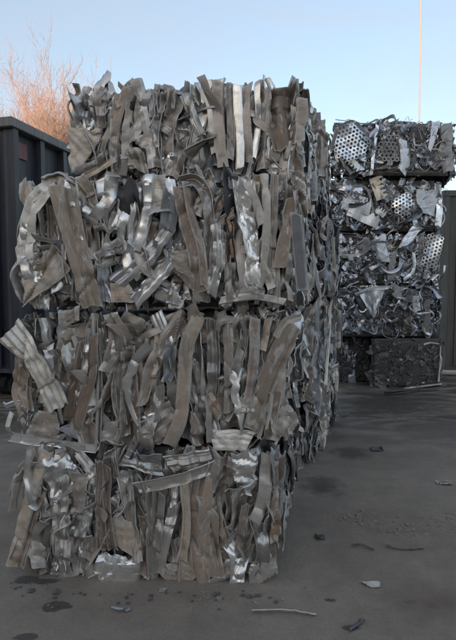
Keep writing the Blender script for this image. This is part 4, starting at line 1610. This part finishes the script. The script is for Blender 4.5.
mb = MB()
for cpx, n_, sxp, syp in (((352, 517), 70, 10, 2.5), ((378, 522), 70, 14, 4), ((412, 530), 90, 18, 4), ((446, 522), 60, 12, 5), ((395, 460), 50, 55, 40),
                          ((300, 600), 90, 110, 30), ((380, 400), 40, 45, 10), ((285, 580), 25, 12, 12), ((325, 470), 25, 10, 12), ((60, 590), 60, 50, 8),
                          ((180, 594), 60, 60, 5)):
    crumbs(mb, cpx, n_, sxp, syp, 0.003, 0.02 if syp < 6 else 0.011)
o = mb.build('grit', crumbm)
prop(o, kind='stuff')


mb = MB()
for i in range(40):
    x = rng.uniform(8, 290)
    y = 590 - (x < 60) * 8 + abs(rng.normal(0, 9)) if i < 48 else rng.uniform(440, 585)
    if i >= 48:
        x = 298 + (585 - y) * 0.22 + abs(rng.normal(0, 8))
    p = ground_pt(x, y, 0.006)
    w1 = rng.uniform(0.005, 0.022) if i % 9 else 0.035
    V, Q, U = sheet_geo(p, np.array([1.0, 0, 0]), np.array([0, 1.0, 0]), Z1, w1, w1 * rng.uniform(0.4, 1.2), rng, folds=1, cr=0.1, squash=0.5, res=w1 / 6, th=0.0015)
    mb.raw(V, Q, U)
prop(mb.build('metal_flakes', M['core'], None, True), kind='stuff')


def litter(name, label, cat, geo, mat, group=None):
    V, Q, U = geo
    V = np.asarray(V)
    c = np.array([V[:, 0].mean(), V[:, 1].mean(), 0])
    V = V - c
    V[:, 2] += 0.002 - V[:, 2].min()
    o = link_mesh(name, make_mesh(name, V, Q, U), M[mat] if isinstance(mat, str) else mat, None, tuple(c))
    prop(o, label, cat, group)
    return o


def gstrip(pts, wpx, prof='vee', **kw):
    P = np.array([ground_pt(*p) for p in pts]) + np.array([0, 0, 0.012])
    sc = np.linalg.norm(P.mean(0) - EYE) / FPX
    return strip_geo(P, Z1, wpx * sc, prof, rng, bow=0.004, **kw)


def gsheet(x, y, wpx, hm, folds=1):
    p = ground_pt(x, y) + np.array([0, 0, 0.015])
    sc = np.linalg.norm(p - EYE) / FPX
    return sheet_geo(p, np.array([1.0, 0, 0]), np.array([0, 1.0, 0]), Z1, wpx * sc, hm, rng, folds=folds, cr=0.08, squash=0.5, res=0.01)


litter('metal_strip', 'long thin pale strip lying on the ground in front of the near stack', 'scrap strip', gstrip([(252, 613), (285, 613), (316, 616)], 2.4), 'tan')
litter('metal_chip', 'small bright white chip alone on the ground right of the near stack', 'scrap piece', gsheet(371, 585.5, 15, 0.05), 'white')
litter('bent_strip', 'short bent dark strip on the ground near the front right', 'scrap strip', gstrip([(349, 632), (355, 627), (363, 622)], 3), 'dark')
litter('metal_chip', 'dark folded chip on the ground just right of the lowest near bale', 'scrap piece', gsheet(320, 538, 9, 0.06), 'dark')
litter('bent_strip', 'thin grey curved strip lying below the pale rubble', 'scrap strip', gstrip([(352, 546), (362, 547), (374, 551)], 1.8), 'core')
litter('bent_strip', 'dull twisted strip lying along the edge of the pale rubble', 'scrap strip', gstrip([(386, 547), (402, 550), (424, 549)], 2.0), 'core')
litter('metal_chip', 'pale flat chip far out on the ground at right', 'scrap piece', gsheet(444, 484, 13, 0.07), 'taupe')
litter('metal_chip', 'grey flat chip on the ground between the two stacks', 'scrap piece', gsheet(377, 450, 14, 0.1), 'dark')
litter('bent_strip', 'dark strip lying by the foot of the second stack', 'scrap strip', gstrip([(334, 416), (342, 417), (348, 415)], 2.5), 'dark')
litter('bent_strip', 'small forked metal sliver on the ground before the silver bundle', 'scrap strip', gstrip([(112, 609), (120, 613), (130, 611)], 2.2), 'chipdark')
litter('metal_chip', 'tiny grey chip at the foot of the brown boards', 'scrap piece', gsheet(163, 591, 6, 0.03), 'taupe')
litter('pale_pipe', 'pale pipe lying on the ground against the grey container', 'pipe',
       (lambda m: (m.tube(np.array([[px_x(443, 9.1), 9.1, 0.06], [px_x(470, 9.0), 9.0, 0.06]]), 0.05, 8), (m.V[0], m.Q[0], m.U[0]))[1])(MB()), 'white')
litter('metal_plate', 'flat dark bent plate on the ground in front of the dense block', 'scrap piece', gstrip([(385, 396), (410, 393), (440, 390)], 4, 'flat'), 'dark')
